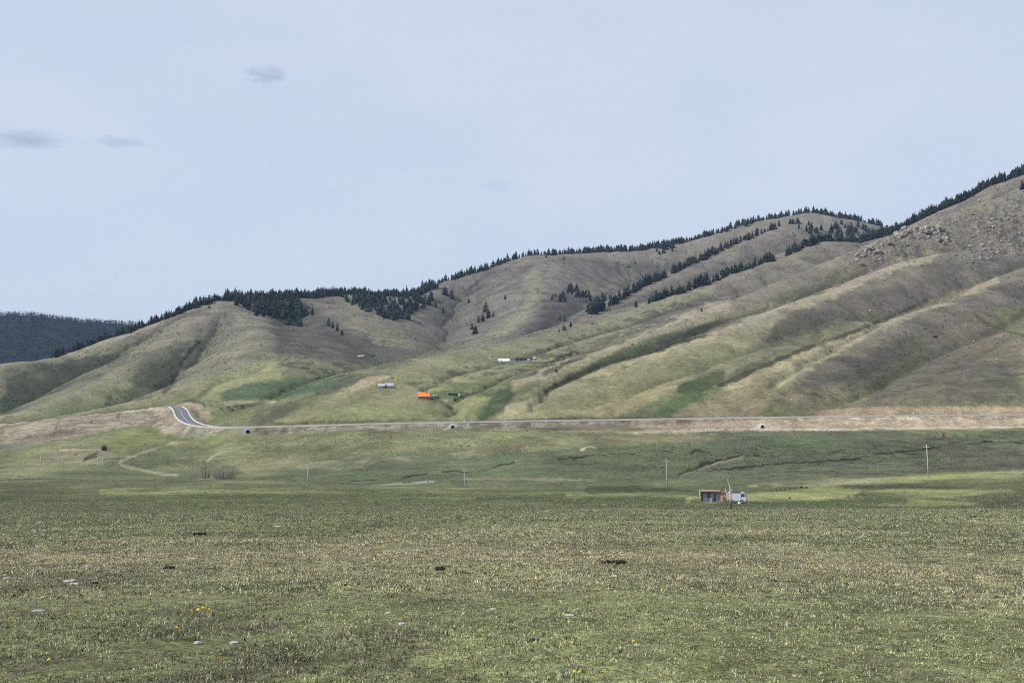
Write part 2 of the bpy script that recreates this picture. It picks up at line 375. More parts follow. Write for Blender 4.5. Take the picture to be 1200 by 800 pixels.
# far hills
patch([(-40,360),(0,366),(80,372),(165,379),(262,384),(200,375),(150,395),(0,432),(-40,440)], A(38,47,46), 1.0, 4, 1, (2300, 5000))
patch([(500,340),(620,300),(760,296),(940,252),(1010,266),(900,290),(760,345),(690,372),(560,410),(500,412)], A(112,107,103), 0.8, 14, 10)
patch([(628,318),(640,335),(628,362),(600,392),(570,404),(540,412),(560,398),(600,372),(618,345)], A(142,142,110), 0.8, 8, 6)
patch([(640,345),(690,350),(676,380),(640,395),(612,398),(630,370)], A(84,79,81), 0.9, 8, 6)
line([(560,338),(561,352),(571,363)], 1.2, A(92,92,84), 0.7)
line([(735,325),(700,345),(690,335)], 3, A(134,130,104), 0.5, 4, 3)
patch([(690,372),(790,322),(910,268),(960,275),(1000,284),(950,284),(860,318),(745,358),(690,378)], A(112,106,103), 0.9, 6, 5)
# left hill
patch([(0,426),(60,421),(130,410),(163,418),(135,436),(100,452),(40,478),(0,495)], A(76,80,68), 0.92, 5, 5)  # dark tone paints the shade of this right-facing slope
line([(0,426),(50,420),(100,408),(150,391),(185,378)], 1.6, A(160,154,128), 0.7, 1.5, 0.8)
patch([(90,432),(135,418),(120,445),(80,462),(70,455)], A(96,92,86), 0.7, 5, 4)
line([(133,420),(118,434),(100,450),(70,464)], 2.5, A(92,86,82), 0.6, 3, 2)
patch([(0,494),(100,454),(160,425),(200,430),(190,462),(120,478),(20,492)], A(134,138,103), 0.9, 6, 5)
patch([(160,420),(215,392),(245,372),(262,360),(300,378),(312,398),(285,425),(230,448),(200,455),(190,440)], A(118,114,102), 0.9, 6, 5)
patch([(165,415),(210,398),(222,410),(205,440),(200,455),(160,460),(140,445)], A(80,84,70), 0.9, 6, 5)  # shaded flank beside the gully, painted into the colour
line([(232,402),(215,420),(207,437),(200,452),(192,460)], 2.2, A(54,56,44), 0.9, 2.0, 1.2)
speckle([(140,440),(210,440),(205,462),(120,476)], A(80,88,68), 0.6, 0.1, 71, 9, 12)
for k in range(5): line([(300-6*k,388+9*k),(275-8*k,398+9*k),(240-8*k,420+8*k)], 1.6, A(134,130,106), 0.55, 2, 1.2)
patch([(315,350),(355,350),(380,370),(450,400),(500,408),(520,412),(460,432),(400,428),(345,425),(318,408)], A(92,87,85), 0.9, 9, 6)
patch([(386,348),(420,348),(440,378),(480,392),(490,408),(450,402),(410,385)], A(126,122,102), 0.85, 7, 5)
speckle([(408,382),(470,385),(490,409),(440,404)], A(146,146,104), 0.7, 0.05, 72, 9, 14)
patch([(230,450),(300,426),(345,420),(360,432),(320,450),(260,470),(215,470)], A(150,151,108), 0.9, 8, 5)
patch([(330,424),(450,424),(520,412),(440,436),(380,452),(330,444)], A(118,120,90), 0.75, 7, 5)
speckle([(330,424),(450,424),(500,414),(440,436),(380,452),(330,444)], A(88,88,80), 0.85, 0.0, 73, 12, 14)
patch([(255,462),(300,446),(400,440),(430,442),(395,458),(330,468),(262,470)], A(78,98,72), 0.9, 6, 3)
patch([(380,456),(430,440),(450,438),(420,450),(345,470),(330,476)], A(88,84,78), 0.8, 4, 4)
patch([(240,470),(330,470),(345,484),(310,497),(250,497)], A(122,128,88), 0.85, 5, 3)
line([(264,474),(290,471),(320,470)], 1.6, A(182,172,140), 0.9, 1.2, 0.5)
patch([(262,474),(320,472),(340,476),(300,478),(266,480)], A(120,112,96), 0.7, 3, 2)
patch([(300,480),(345,474),(352,478),(320,494),(290,496)], A(92,90,76), 0.7, 4, 3)
# homestead spur
patch([(318,498),(405,456),(480,425),(540,412),(600,430),(580,470),(560,490),(420,494)], A(146,143,108), 0.9, 5, 5)
patch([(330,497),(420,478),(560,472),(565,492),(420,495)], A(138,141,98), 0.7, 6, 6)
patch([(540,412),(610,400),(690,377),(745,362),(800,343),(850,328),(800,372),(700,408),(640,430),(590,440)], A(138,140,104), 0.85, 6, 6)
speckle([(500,438),(600,420),(700,385),(800,350),(830,365),(690,412),(600,450),(540,460)], A(92,98,74), 0.8, 0.10, 74, 10, 14)
patch([(500,455),(540,448),(590,440),(575,492),(552,492),(540,470)], A(120,128,80), 0.55, 7, 6)
patch([(470,449),(500,447),(485,452)], g_dark, 0.7, 3, 2)
line([(502,464),(530,462),(560,461),(585,460)], 2.5, A(82,100,68), 0.75, 3, 2)
patch([(562,492),(568,470),(590,455),(612,440),(628,436),(612,452),(598,470),(588,484),(576,492)], A(70,86,58), 0.9, 4, 4)
patch([(618,440),(640,424),(672,412),(690,410),(668,424),(640,434),(622,444)], A(50,48,46), 0.95, 2.5, 3)
patch([(690,408),(720,392),(780,372),(815,360),(780,384),(730,400)], A(94,96,80), 0.8, 4, 4)
patch([(740,385),(760,372),(830,345),(838,352),(800,370),(770,384)], A(98,95,88), 0.8, 4, 5)
patch([(840,350),(880,320),(960,290),(1000,292),(930,320),(880,342)], A(108,104,94), 0.7, 6, 6)
# rocky ridge and dome
patch([(600,470),(660,428),(750,392),(850,360),(860,366),(760,400),(690,430),(640,458)], A(150,144,112), 0.85, 4, 4)
patch([(640,458),(700,432),(760,418),(820,392),(850,376),(790,388),(730,408),(680,432)], A(76,82,58), 0.85, 3, 4)
patch([(778,402),(805,388),(842,376),(850,380),(815,398),(790,404)], A(64,68,52), 0.85, 3, 4)
patch([(850,372),(930,340),(1000,306),(1040,300),(960,338),(880,372)], A(126,122,98), 0.75, 5, 6)
patch([(915,345),(960,330),(980,320),(965,345),(920,358)], A(92,96,76), 0.7, 4, 4)
patch([(576,491),(605,478),(680,446),(780,412),(860,384),(930,368),(900,395),(830,428),(780,462),(720,488)], A(150,143,112), 0.9, 6, 5)
patch([(620,470),(690,462),(760,440),(850,405),(870,412),(790,448),(740,470),(650,488)], A(128,130,92), 0.55, 8, 8)
patch([(690,476),(760,456),(800,444),(780,462),(735,485),(690,489)], A(158,147,112), 0.7, 6, 5)
patch([(940,362),(1010,332),(1060,312),(1120,300),(1140,318),(1120,348),(1050,372),(960,402),(900,412),(900,385)], A(104,97,90), 0.92, 5, 6)
patch([(905,410),(960,385),(1020,375),(1000,392),(940,412),(905,428)], A(126,126,90), 0.8, 6, 5)
speckle([(900,400),(1000,372),(1060,360),(1010,385),(910,425)], A(92,100,68), 0.7, 0.08, 75, 8, 12)
patch([(905,385),(950,372),(965,380),(930,395),(900,398)], A(84,88,70), 0.7, 4, 4)
# dark gully and its green floor
patch([(795,458),(800,448),(850,434),(848,448),(836,456),(812,462)], A(66,80,50), 0.85, 3, 4)
patch([(855,436),(900,416),(900,428),(872,442),(852,446)], A(86,94,68), 0.85, 4, 3)
patch([(752,490),(790,466),(815,461),(838,457),(815,468),(790,484),(775,490)], A(92,110,68), 0.85, 5, 4)
line([(838,452),(880,437),(900,431),(950,411),(1005,391),(1055,371)], 2.0, A(100,100,78), 0.6, 2.5, 1.5)
# right face
patch([(780,490),(850,456),(900,434),(960,410),(915,440),(905,470),(890,488)], A(142,131,106), 0.9, 5, 4)
patch([(905,470),(930,440),(1010,396),(1100,358),(1200,325),(1200,470),(1100,474),(1000,476),(930,484)], A(108,100,95), 0.95, 6, 6)
patch([(930,445),(990,415),(1085,392),(1075,415),(1040,440),(960,452)], A(92,85,83), 0.85, 7, 7)
line([(1082,398),(1074,415),(1055,435),(1030,455),(1000,472)], 7, A(98,98,76), 0.75, 6, 4)
patch([(900,486),(920,455),(985,450),(1020,462),(1010,484)], A(140,130,102), 0.75, 7, 6)
patch([(1010,484),(1060,455),(1120,445),(1100,478)], A(130,120,100), 0.65, 8, 6)
patch([(1090,395),(1150,365),(1200,378),(1200,430),(1140,420)], A(126,114,98), 0.7, 9, 7)
patch([(1160,360),(1200,362),(1200,398),(1168,384)], A(116,122,82), 0.8, 6, 5)
line([(1142,366),(1150,376),(1170,385),(1200,393)], 0.9, A(92,80,62), 0.8, 1, 0.4)
patch([(1140,450),(1170,440),(1200,446),(1200,466),(1160,470)], A(104,100,84), 0.8, 6, 6)
patch([(1115,345),(1165,326),(1200,318),(1200,345),(1150,350)], A(100,94,88), 0.7, 6, 6)
speckle([(930,445),(1085,395),(1120,420),(1060,470),(930,470)], A(86,82,74), 0.6, 0.25, 76, 6, 9)
speckle([(1080,440),(1200,420),(1200,470),(1080,470)], A(88,84,72), 0.6, 0.2, 77, 6, 9)
patch([(1045,312),(1100,290),(1140,270),(1200,240),(1200,315),(1150,312),(1120,298)], A(118,110,100), 0.7, 7, 7)
patch([(1125,244),(1170,225),(1175,230),(1135,258)], A(130,130,92), 0.7, 3, 2)
patch([(1085,258),(1130,236),(1200,203),(1200,226),(1125,246)], A(112,104,100), 0.8, 4, 3)

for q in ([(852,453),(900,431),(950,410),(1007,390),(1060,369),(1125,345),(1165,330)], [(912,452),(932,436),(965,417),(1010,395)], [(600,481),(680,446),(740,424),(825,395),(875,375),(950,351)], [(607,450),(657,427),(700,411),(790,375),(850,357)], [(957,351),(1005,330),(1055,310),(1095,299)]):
    line(q, 3.4, A(174,162,132), 0.78, 4, 1.6)  # pale strips paint sunlit rims along the spur crests
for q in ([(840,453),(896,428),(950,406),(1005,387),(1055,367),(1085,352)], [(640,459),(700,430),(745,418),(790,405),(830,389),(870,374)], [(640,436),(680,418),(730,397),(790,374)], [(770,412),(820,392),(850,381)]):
    line(q, 1.5, A(60,62,46), 0.88, 1.6, 1.2)  # dark strips paint plants and shade in the folds behind crests
# the road's earthworks
rdm, rzm, sdm = road_dist(fx, fy)
val = sdm > 0
bank = np.where(val, 1 - sstep(16, 24, rdm + 5 * e1), 1 - sstep(8.0, 11.0, rdm + 2 * e1))
wr = sstep(735, 800, fpx); wl = 1 - sstep(196, 225, fpx)
bank = bank * (fd > 600) * (fd < 1000)
bc = A(150,142,132)[None, :] * (1 - wr)[:, None] + A(188,170,150)[None, :] * wr[:, None]
bc = bc * (1 - wl)[:, None] + A(172,160,146)[None, :] * wl[:, None]
bc = bc * np.clip(1 + 0.55 * e3 + 0.45 * e1, .45, 1.4)[:, None]
CF[:] = CF * (1 - bank[:, None]) + bc * bank[:, None]
cut_shade = (~val) * sstep(6.0, 7.5, rdm) * (1 - sstep(10, 14, rdm + 3 * e1)) * (fpx > 300) * (fd > 600) * (fd < 760) * np.clip(.75 + e1, 0, 1)  # shade of the cut slope, painted along the road's hill side
CF[:] = CF * (1 - cut_shade[:, None] * .85) + A(70, 60, 50) * cut_shade[:, None] * .85
patch([(0,500),(60,490),(150,482),(205,478),(212,496),(150,500),(80,514),(0,524)], A(170,156,142), 0.9, 4, 3, (600, 900))
patch([(20,512),(50,505),(90,500),(95,506),(55,516),(25,520)], A(136,116,104), 0.8, 2, 2, (600, 900))
for q in ([(33,510),(31,516)],[(66,503),(62,510)],[(88,499),(84,506)],[(140,484),(138,489)]): line(q, 1.2, A(112,96,86), 0.8)
speckle([(0,500),(60,490),(150,483),(208,480),(212,500),(150,502),(80,516),(0,526)], A(120,100,88), 0.7, 0.05, 171, 7, 4)
speckle([(740,492),(1200,487),(1200,503),(740,507)], A(128,108,92), 0.7, 0.08, 172, 7, 3)
speckle([(300,496),(740,492),(740,505),(300,506)], A(110,96,84), 0.6, 0.08, 173, 8, 3)
patch([(0,518),(40,512),(52,518),(0,532)], A(136,134,122), 0.7, 3, 2)
patch([(205,482),(216,500),(214,508),(198,500)], A(170,154,138), 0.7, 3, 2)
patch([(206,474),(226,470),(240,476),(234,482),(220,479)], A(166,148,132), 0.8, 2, 2)
patch([(234,482),(246,482),(248,489),(238,496),(230,490)], A(172,154,132), 0.85, 2, 1.5)
line([(208,472),(222,469),(238,473),(241,479)], 1.2, A(92,92,74), 0.9, 1, 0.6)
patch([(960,482),(1010,477),(1110,476),(1200,478),(1200,485),(960,487)], A(194,170,146), 0.85, 2, 1.5)
patch([(1100,477),(1140,475),(1200,477),(1200,482),(1105,482)], A(206,176,146), 0.7, 2, 1.5)
for a_, b_ in ((318,500),(560,735),(745,890)): line([(a_,494.6+(1.4 if a_<400 else 0)),((a_+b_)/2,493.6),(b_,491)], 0.5, A(78,68,58), 0.6, 0.7, 0.3)  # thin dark strips paint the cut bank's shadow above the road
patch([(740,498),(900,494),(1200,490),(1200,502),(900,506),(760,508)], A(182,164,146), 0.7, 3, 2, (560, 720))
line([(745,506),(860,503),(1000,503),(1200,500)], 1.2, A(204,190,170), 0.8, 1.0, 0.4)
line([(900,507),(960,507),(1040,505)], 0.8, A(120,108,94), 0.5)
patch([(640,498),(740,498),(800,502),(700,505),(640,504)], A(128,112,98), 0.6, 3, 2)
line([(560,502),(700,506),(840,508)], 1.0, A(180,166,142), 0.5, 1.5, 0.8)
patch([(430,499),(460,500),(500,508),(445,505)], A(176,160,142), 0.6, 2, 1.5)
patch([(405,456),(425,444),(450,439),(458,441),(440,452),(420,459)], A(184,164,140), 0.9, 3, 2.5)
line([(440,447),(446,450)], 0.8, A(104,82,64), 0.8)

# valley floor
patch([(0,560),(0,534),(60,520),(150,503),(200,508),(196,530),(120,545),(40,556)], A(140,141,102), 0.85, 5, 4)
patch([(150,503),(205,508),(270,514),(200,530),(140,530),(110,520)], A(136,144,88), 0.85, 5, 4)
patch([(60,527),(120,524),(150,530),(110,540),(60,546),(30,552)], A(150,136,116), 0.6, 4, 3)
line([(70,526.5),(90,527),(118,526)], 0.7, A(186,172,148), 0.9)
for q in ([(97,529),(88,533)],[(114,530),(104,534),(98,540)],[(112,534),(100,538)]): line(q, 0.9, A(84,70,60), 0.8)
patch([(120,540),(180,520),(206,510),(240,520),(210,534),(180,552),(120,560)], A(104,112,80), 0.7, 5, 4)
patch([(196,518),(230,516),(236,521),(205,524)], A(148,144,104), 0.7, 3, 2)
line([(207,556),(190,555),(170,551.5),(152,548),(141,544),(140,541),(150,536),(170,529),(190,523),(207,518)], 1.1, A(168,160,134), 0.75, 0.9, 0.4)
line([(243,541),(247,536),(254,532),(264,528),(273,524)], 1.0, A(176,164,138), 0.8, 0.9, 0.3)
patch([(270,508),(500,506),(640,506),(560,520),(460,530),(380,536),(290,556),(255,540)], A(142,142,102), 0.85, 6, 6)
patch([(300,520),(380,520),(420,528),(340,534),(280,532)], A(112,120,80), 0.7, 5, 5)
patch([(290,536),(340,540),(330,552),(290,556),(276,548)], A(150,142,110), 0.7, 5, 4)
patch([(640,508),(860,510),(890,516),(760,520),(680,520),(600,528),(620,515)], A(146,137,104), 0.8, 4, 4)
patch([(600,506),(660,510),(700,516),(660,528),(600,530),(560,520)], A(140,144,100), 0.6, 5, 5)
patch([(300,560),(360,548),(440,540),(540,532),(640,528),(760,520),(900,515),(900,560),(640,572),(420,566)], A(102,112,82), 0.85, 5, 4)
line([(330,545),(400,543),(440,539),(455,537),(500,532),(575,529)], 1.6, A(150,144,118), 0.65, 2, 2.5)
line([(560,528),(640,521),(668,522),(680,526),(700,523)], 1.4, A(116,88,78), 0.5, 1.5, 1.2)
line([(682,526),(690,523),(697,524)], 1.2, A(188,176,156), 0.8, 1, 0.5)
patch([(840,512),(1000,506),(1200,506),(1200,556),(1000,560),(860,566),(800,560)], A(102,108,86), 0.85, 5, 4)
patch([(900,512),(960,510),(990,520),(930,530),(890,525)], A(84,108,66), 0.7, 5, 4)
speckle([(860,520),(1200,508),(1200,555),(860,562)], A(66,70,60), 0.6, 0.15, 78, 3, 7)
speckle([(860,520),(1200,508),(1200,555),(860,562)], A(120,120,96), 0.5, 0.2, 79, 3, 7)
patch([(1100,528),(1200,522),(1200,545),(1120,548)], A(104,96,88), 0.6, 5, 5)
line([(1060,507),(1130,504),(1200,503)], 1.2, A(140,134,104), 0.6)
mud = A(44, 44, 34)
def winding(q, amp, seed):
    q = np.array(q, float); n = max(int(np.hypot(*(q[-1] - q[0])) / 2.2), 3)
    d = np.concatenate([[0], np.cumsum(np.hypot(*np.diff(q, axis=0).T))]); u = np.linspace(0, d[-1], n)
    x, y = np.interp(u, d, q[:, 0]), np.interp(u, d, q[:, 1])
    return np.stack([x + amp * 2.2 * vnoise(u / 7, u * 0 + seed, 3), y + amp * vnoise(u / 5, u * 0 + seed, 4)], 1)
for w, q in ((0.8,[(470,559),(486,556.5),(498,555)]),(0.7,[(520,553),(540,552),(546,553.5)]),(0.9,[(559,552),(575,549),(590,545),(602,541.5)]),(0.6,[(655,538),(690,534.5),(704,532.5)]),
             (0.8,[(704,533),(740,531),(762,529)]),(1.0,[(768,530),(778,528.5),(790,530)]),(1.1,[(809,530),(822,527.5),(827,531),(835,533)]),
             (0.9,[(796,556),(806,551.5),(822,547),(845,538.5)]),(1.2,[(822,542.5),(840,541.5),(862,535)]),(1.1,[(852,537),(864,534),(880,532),(888,533)]),
             (0.7,[(826,552),(870,548),(900,544),(935,542),(1000,538.5)]),(1.4,[(1003,537),(1020,533.5),(1045,531)]),(0.9,[(1045,531),(1075,527),(1090,524.5)]),
             (1.0,[(1088,525),(1110,521),(1160,518.5),(1200,518)]),(0.8,[(395,566),(420,564),(440,562)]),(0.6,[(335,565),(366,566.5)])):
    line(winding(q, 1.1, q[0][0]), w * 0.75, mud, 0.8, 0.7, 0.45)
for q in ([(822,549),(845,541.5),(870,535)],[(800,556),(815,553)],[(826,531),(832,534)],[(1165,517),(1190,516)]): line(winding(q, 1.0, q[0][0]), 0.55, A(160,156,130), 0.6, 0.6, 0.4)
line([(425,570),(455,567.5),(485,566),(508,564.5)], 0.9, A(178,180,166), 0.9, 0.6, 0.2)
line([(545,561),(580,560.5),(640,561),(700,563)], 0.8, A(150,148,120), 0.7)
patch([(530,566),(545,563),(548,571),(535,572)], A(82,74,78), 0.8, 2, 1)
patch([(470,567),(560,566),(640,570),(560,575),(470,573)], A(124,126,90), 0.6, 3, 3)

# the lower terrace with the meadow
patch([(-40,566),(400,566),(640,575),(820,590),(1200,560),(1260,560),(1260,599),(-40,601)], A(102,107,74), 0.9, 3, 2)
for (x0, x1, y, w, c, a) in ((0,420,572.5,1.0,(126,132,92),.5),(120,560,576.5,1.6,(146,152,96),.8),(200,620,579,1.2,(84,104,56),.8),(40,260,570,1.0,(140,142,102),.5),(0,330,583,2,(92,104,66),.7),
        (420,800,583,1.4,(132,140,92),.6),(180,700,588,2,(98,110,70),.7),(560,820,577,1.4,(140,150,92),.8),(640,830,581,1.4,(156,164,96),.75),(700,1000,592,2.4,(82,98,58),.8),
        (430,700,571,1,(128,132,94),.7),(650,790,573,1.0,(84,96,66),.7)):
    line([(x0, y + 1), ((x0 + x1) / 2, y), (x1, y + 0.5)], w, A(*c), a, 2.2, 2.0)
patch([(870,566),(960,562),(1040,558),(1110,554),(1200,552),(1200,560),(1040,566),(960,570),(880,572)], A(172,168,130), 0.95, 3.2, 3.6)
patch([(880,576),(960,570),(1010,574),(1000,582),(960,587),(880,586),(820,590),(800,584)], A(164,168,106), 0.95, 3.2, 3.6)
patch([(1030,560),(1110,554),(1190,553),(1200,556),(1120,562),(1040,566)], A(168,172,108), 0.95, 3.2, 3.6)
patch([(985,568),(1060,566),(1140,570),(1120,575),(1040,573),(990,571)], A(74,80,58), 0.95, 3.2, 3.6)
patch([(1010,576),(1060,572),(1180,574),(1200,580),(1130,586),(1090,582),(1050,580)], A(158,162,108), 0.85, 3.2, 3.6)
patch([(1020,588),(1060,582),(1100,586),(1160,590),(1060,595)], A(154,158,104), 0.7, 3.2, 3.6)
patch([(1120,582),(1170,577),(1200,578),(1200,592),(1150,592)], A(80,84,62), 0.85, 3.2, 3.6)
for q in ([(690,574),(740,573),(812,574)], [(812,589),(860,590.5),(960,588),(1060,586)], [(640,587),(720,585),(800,584)], [(560,583),(660,581)], [(890,568),(960,565)]): line(q, 1.6, A(76,90,56), 0.85, 2.4, 2.0)
line([(880,591),(960,593),(1060,595),(1200,596)], 1.2, A(84,98,60), 0.7, 1.2, 0.8)
line([(640,597.5),(860,597.8),(1060,598.2),(1200,597.5)], 0.8, A(160,158,120), 0.8, 1.0, 0.8)
C.reshape(-1, 3)[FLAT] = CF
# hollows and drainage lines turn darker green, crests paler
def blur(a, nr, nc):
    for ax, n in ((0, nr), (1, nc)):
        k = np.ones(2 * n + 1) / (2 * n + 1); p = [(0, 0), (0, 0)]; p[ax] = (n, n)
        c = np.cumsum(np.pad(np.pad(a, p, 'edge'), [(1, 0) if ax == 0 else (0, 0), (1, 0) if ax == 1 else (0, 0)]), axis=ax)
        a = (np.take(c, range(2 * n + 1, c.shape[ax]), ax) - np.take(c, range(0, c.shape[ax] - 2 * n - 1), ax)) / (2 * n + 1)
    return a
hol = (blur(GZ, 5, 18) - GZ) / np.clip(DIST / 1000, .6, 2.5); hol2 = (blur(GZ, 14, 45) - GZ) / np.clip(DIST / 1000, .6, 2.5)
hollow_tone = (np.clip(0.6 * sstep(0.25, 2.0, hol + 0.25 * hol2 + 0.25 * n2) + 0.7 * sstep(3.5, 4.6, egrid(EA, GX, GY) + 0.25 * n2), 0, 1) * HILL)[..., None]; crest = (sstep(0.3, 2.2, -hol - 0.3 * hol2 + 0.3 * n2) * HILL)[..., None]
C = C * (1 - 0.62 * hollow_tone) + A(70, 76, 58) * 0.62 * hollow_tone
C = C * (1 - 0.35 * crest) + A(158, 150, 132) * 0.35 * crest
_c = (_cr * sstep(-.1, .3, fbm(GX / 6, GY / 6, 153, 3)))[..., None] * .7; C = C * (1 - _c) + A(140, 130, 120) * _c
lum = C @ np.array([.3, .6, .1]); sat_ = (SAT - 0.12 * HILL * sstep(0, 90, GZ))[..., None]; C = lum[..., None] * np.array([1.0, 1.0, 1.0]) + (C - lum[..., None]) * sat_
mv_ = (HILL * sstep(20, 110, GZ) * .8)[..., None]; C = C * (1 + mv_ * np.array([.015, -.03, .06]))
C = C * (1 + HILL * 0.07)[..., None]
stk = fbm(GX / 26, GY / 48, 161, 4) * 0.34 + fbm(GX / 9, GY / 14, 162, 3) * 0.22
C = C * (1 + (stk * sstep(110, 150, DIST) * (1 - 0.45 * HILL)))[..., None]
wood_ = sstep(2500, 2800, DIST) * (1 - sstep(-0.27, -0.25, np.arctan2(GX, GY)))
C = C * (1 - wood_[..., None]) + A(38, 47, 46) * wood_[..., None]
G1, G2, G3, G4 = A(108,114,77), A(128,131,90), A(160,150,120), A(94,86,70)
def pasture(x, y):
    """colour of the short steppe turf at a place"""
    a = fbm(x / 3.0, y / 5.0, 81, 4); b = fbm(x / 10, y / 13, 82, 3); c = fbm(x / 0.8, y / 1.2, 83, 3); d = fbm(x / 28, y / 20, 84, 2)
    m = np.clip(0.5 + 1.1 * a + 0.5 * b, 0, 1)[..., None]
    col = G1 * m + G2 * (1 - m)
    band = np.exp(-((y - 21 - 5 * d) / 7.0) ** 2) * np.clip(0.95 - 0.02 * x, 0.3, 1)       # the dry belt across the pasture
    far_ = 1 - 0.8 * sstep(30, 60, y)
    s = np.clip(sstep(0.02, 0.5, -a * 0.6 + b * 0.9 + 0.02) * 0.45 * far_ + 0.5 * band * sstep(-0.4, 0.4, b + 0.6 * a + 0.1), 0, 0.9)[..., None]
    col = col * (1 - s) + G3 * s
    g = (sstep(0.02, 0.45, c * 0.7 + a * 0.5 - b * .3) * 0.6)[..., None]
    col = col * (1 - g) + G4 * g
    k = (0.75 * sstep(38, 85, y))[..., None]
    col = col * (1 - k) + (A(112, 116, 82) * (1 + .25 * a + .2 * b)[..., None]) * k
    gl = col @ np.array([.32, .58, .10]); return (gl[..., None] + (col - gl[..., None]) * 0.86) * (1.20 - 0.10 * sstep(60, 120, y))[..., None]
NEAR = 1 - sstep(80, 125, DIST + 22 * n2)
C = C * (1 - NEAR[..., None]) + pasture(GX, GY) * (0.94 + 0.08 * (1 - sstep(8, 40, DIST)))[..., None] * NEAR[..., None]
C = np.clip(C, 0.01, 0.8)

def grid_mesh(me, X, Y, Z):
    nr, nc = X.shape
    co = np.stack([X, Y, Z], -1).reshape(-1, 3).astype(np.float32)
    me.vertices.add(len(co)); me.vertices.foreach_set('co', co.ravel())
    i = np.arange(nr - 1)[:, None]; j = np.arange(nc)[None, :]; j2 = (j + 1) % nc
    q = np.stack(np.broadcast_arrays(i * nc + j, (i + 1) * nc + j, (i + 1) * nc + j2, i * nc + j2), -1).reshape(-1, 4)
    n = len(q)
    me.loops.add(n * 4); me.loops.foreach_set('vertex_index', q.ravel().astype(np.int32))
    me.polygons.add(n); me.polygons.foreach_set('loop_start', np.arange(0, 4 * n, 4, dtype=np.int32)); me.polygons.foreach_set('loop_total', np.full(n, 4, np.int32))
    me.polygons.foreach_set('use_smooth', np.ones(n, bool))
    me.update()
me = bpy.data.meshes.new('ground'); grid_mesh(me, GX, GY, GZ)
ca = me.color_attributes.new('growth_shade', 'FLOAT_COLOR', 'POINT')
ca.data.foreach_set('color', np.concatenate([C.reshape(-1, 3), np.ones((C.shape[0] * C.shape[1], 1))], 1).astype(np.float32).ravel())
ground = bpy.data.objects.new('ground', me); COL.objects.link(ground); ground['kind'] = 'structure'

def nodes(name):
    m = bpy.data.materials.new(name); m.use_nodes = True
    nt = m.node_tree; b = nt.nodes['Principled BSDF']
    return m, nt, b, nt.nodes.new, nt.links.new
def ramp(nt, a, b, ca, cb):
    r = nt.nodes.new('ShaderNodeValToRGB'); e = r.color_ramp.elements
    e[0].position, e[1].position = a, b; e[0].color = tuple(ca) + (1,) if len(ca) == 3 else ca; e[1].color = tuple(cb) + (1,) if len(cb) == 3 else cb
    return r
gm, nt, b, N, L = nodes('turf')
at = N('ShaderNodeAttribute'); at.attribute_name = 'growth_shade'
geo = N('ShaderNodeNewGeometry')
prev = at.outputs['Color']
for scale, lo, hi, det in ((0.045, 0.84, 1.14, 5), (0.22, 0.70, 1.30, 6), (0.9, 0.62, 1.40, 5), (5.0, 0.62, 1.40, 5), (24.0, 0.4, 1.6, 4), (70.0, 0.45, 1.55, 3)):
    n = N('ShaderNodeTexNoise'); n.inputs['Scale'].default_value = scale; n.inputs['Detail'].default_value = det; n.inputs['Roughness'].default_value = 0.65
    L(geo.outputs['Position'], n.inputs['Vector'])
    r = ramp(nt, 0.3, 0.7, (lo, lo, lo * 0.98), (hi, hi, hi * 0.97)); L(n.outputs['Fac'], r.inputs[0])
    mm = N('ShaderNodeMix'); mm.data_type = 'RGBA'; mm.blend_type = 'MULTIPLY'; mm.inputs[0].default_value = 1
    L(prev, mm.inputs[6]); L(r.outputs[0], mm.inputs[7]); prev = mm.outputs[2]
L(prev, b.inputs['Base Color']); b.inputs['Roughness'].default_value = 0.95; b.inputs['Specular IOR Level'].default_value = 0.1
n = N('ShaderNodeTexNoise'); n.inputs['Scale'].default_value = 0.35; n.inputs['Detail'].default_value = 8; n.inputs['Roughness'].default_value = 0.7; L(geo.outputs['Position'], n.inputs['Vector'])
bu = N('ShaderNodeBump'); bu.inputs['Strength'].default_value = 0.5; bu.inputs['Distance'].default_value = 1.2; L(n.outputs['Fac'], bu.inputs['Height'])
n2_ = N('ShaderNodeTexNoise'); n2_.inputs['Scale'].default_value = 14; n2_.inputs['Detail'].default_value = 6; L(geo.outputs['Position'], n2_.inputs['Vector'])
bu2 = N('ShaderNodeBump'); bu2.inputs['Strength'].default_value = 0.6; bu2.inputs['Distance'].default_value = 0.06; L(n2_.outputs['Fac'], bu2.inputs['Height']); L(bu.outputs[0], bu2.inputs['Normal'])
L(bu2.outputs[0], b.inputs['Normal'])
me.materials.append(gm)
# ------------------------------------------------------------------ helpers for things
def mat(name, col, rough=0.8, var=0.15, scale=3.0, metal=0.0, spec=0.3, obj_rand=0.0):
    m, nt, b, N, L = nodes(name)
    tc = N('ShaderNodeTexCoord'); n = N('ShaderNodeTexNoise'); n.inputs['Scale'].default_value = scale; n.inputs['Detail'].default_value = 5
    L(tc.outputs['Object'], n.inputs['Vector'])
    r = ramp(nt, 0.3, 0.7, tuple(c * (1 - var) for c in col), tuple(min(c * (1 + var), 0.95) for c in col)); L(n.outputs['Fac'], r.inputs[0])
    last = r.outputs[0]
    if obj_rand:
        oi = N('ShaderNodeObjectInfo'); r2 = ramp(nt, 0, 1, (1 - obj_rand,) * 3, (1 + obj_rand,) * 3); L(oi.outputs['Random'], r2.inputs[0])
        mm = N('ShaderNodeMix'); mm.data_type = 'RGBA'; mm.blend_type = 'MULTIPLY'; mm.inputs[0].default_value = 1
        L(last, mm.inputs[6]); L(r2.outputs[0], mm.inputs[7]); last = mm.outputs[2]
    L(last, b.inputs['Base Color']); b.inputs['Roughness'].default_value = rough; b.inputs['Metallic'].default_value = metal; b.inputs['Specular IOR Level'].default_value = spec
    return m
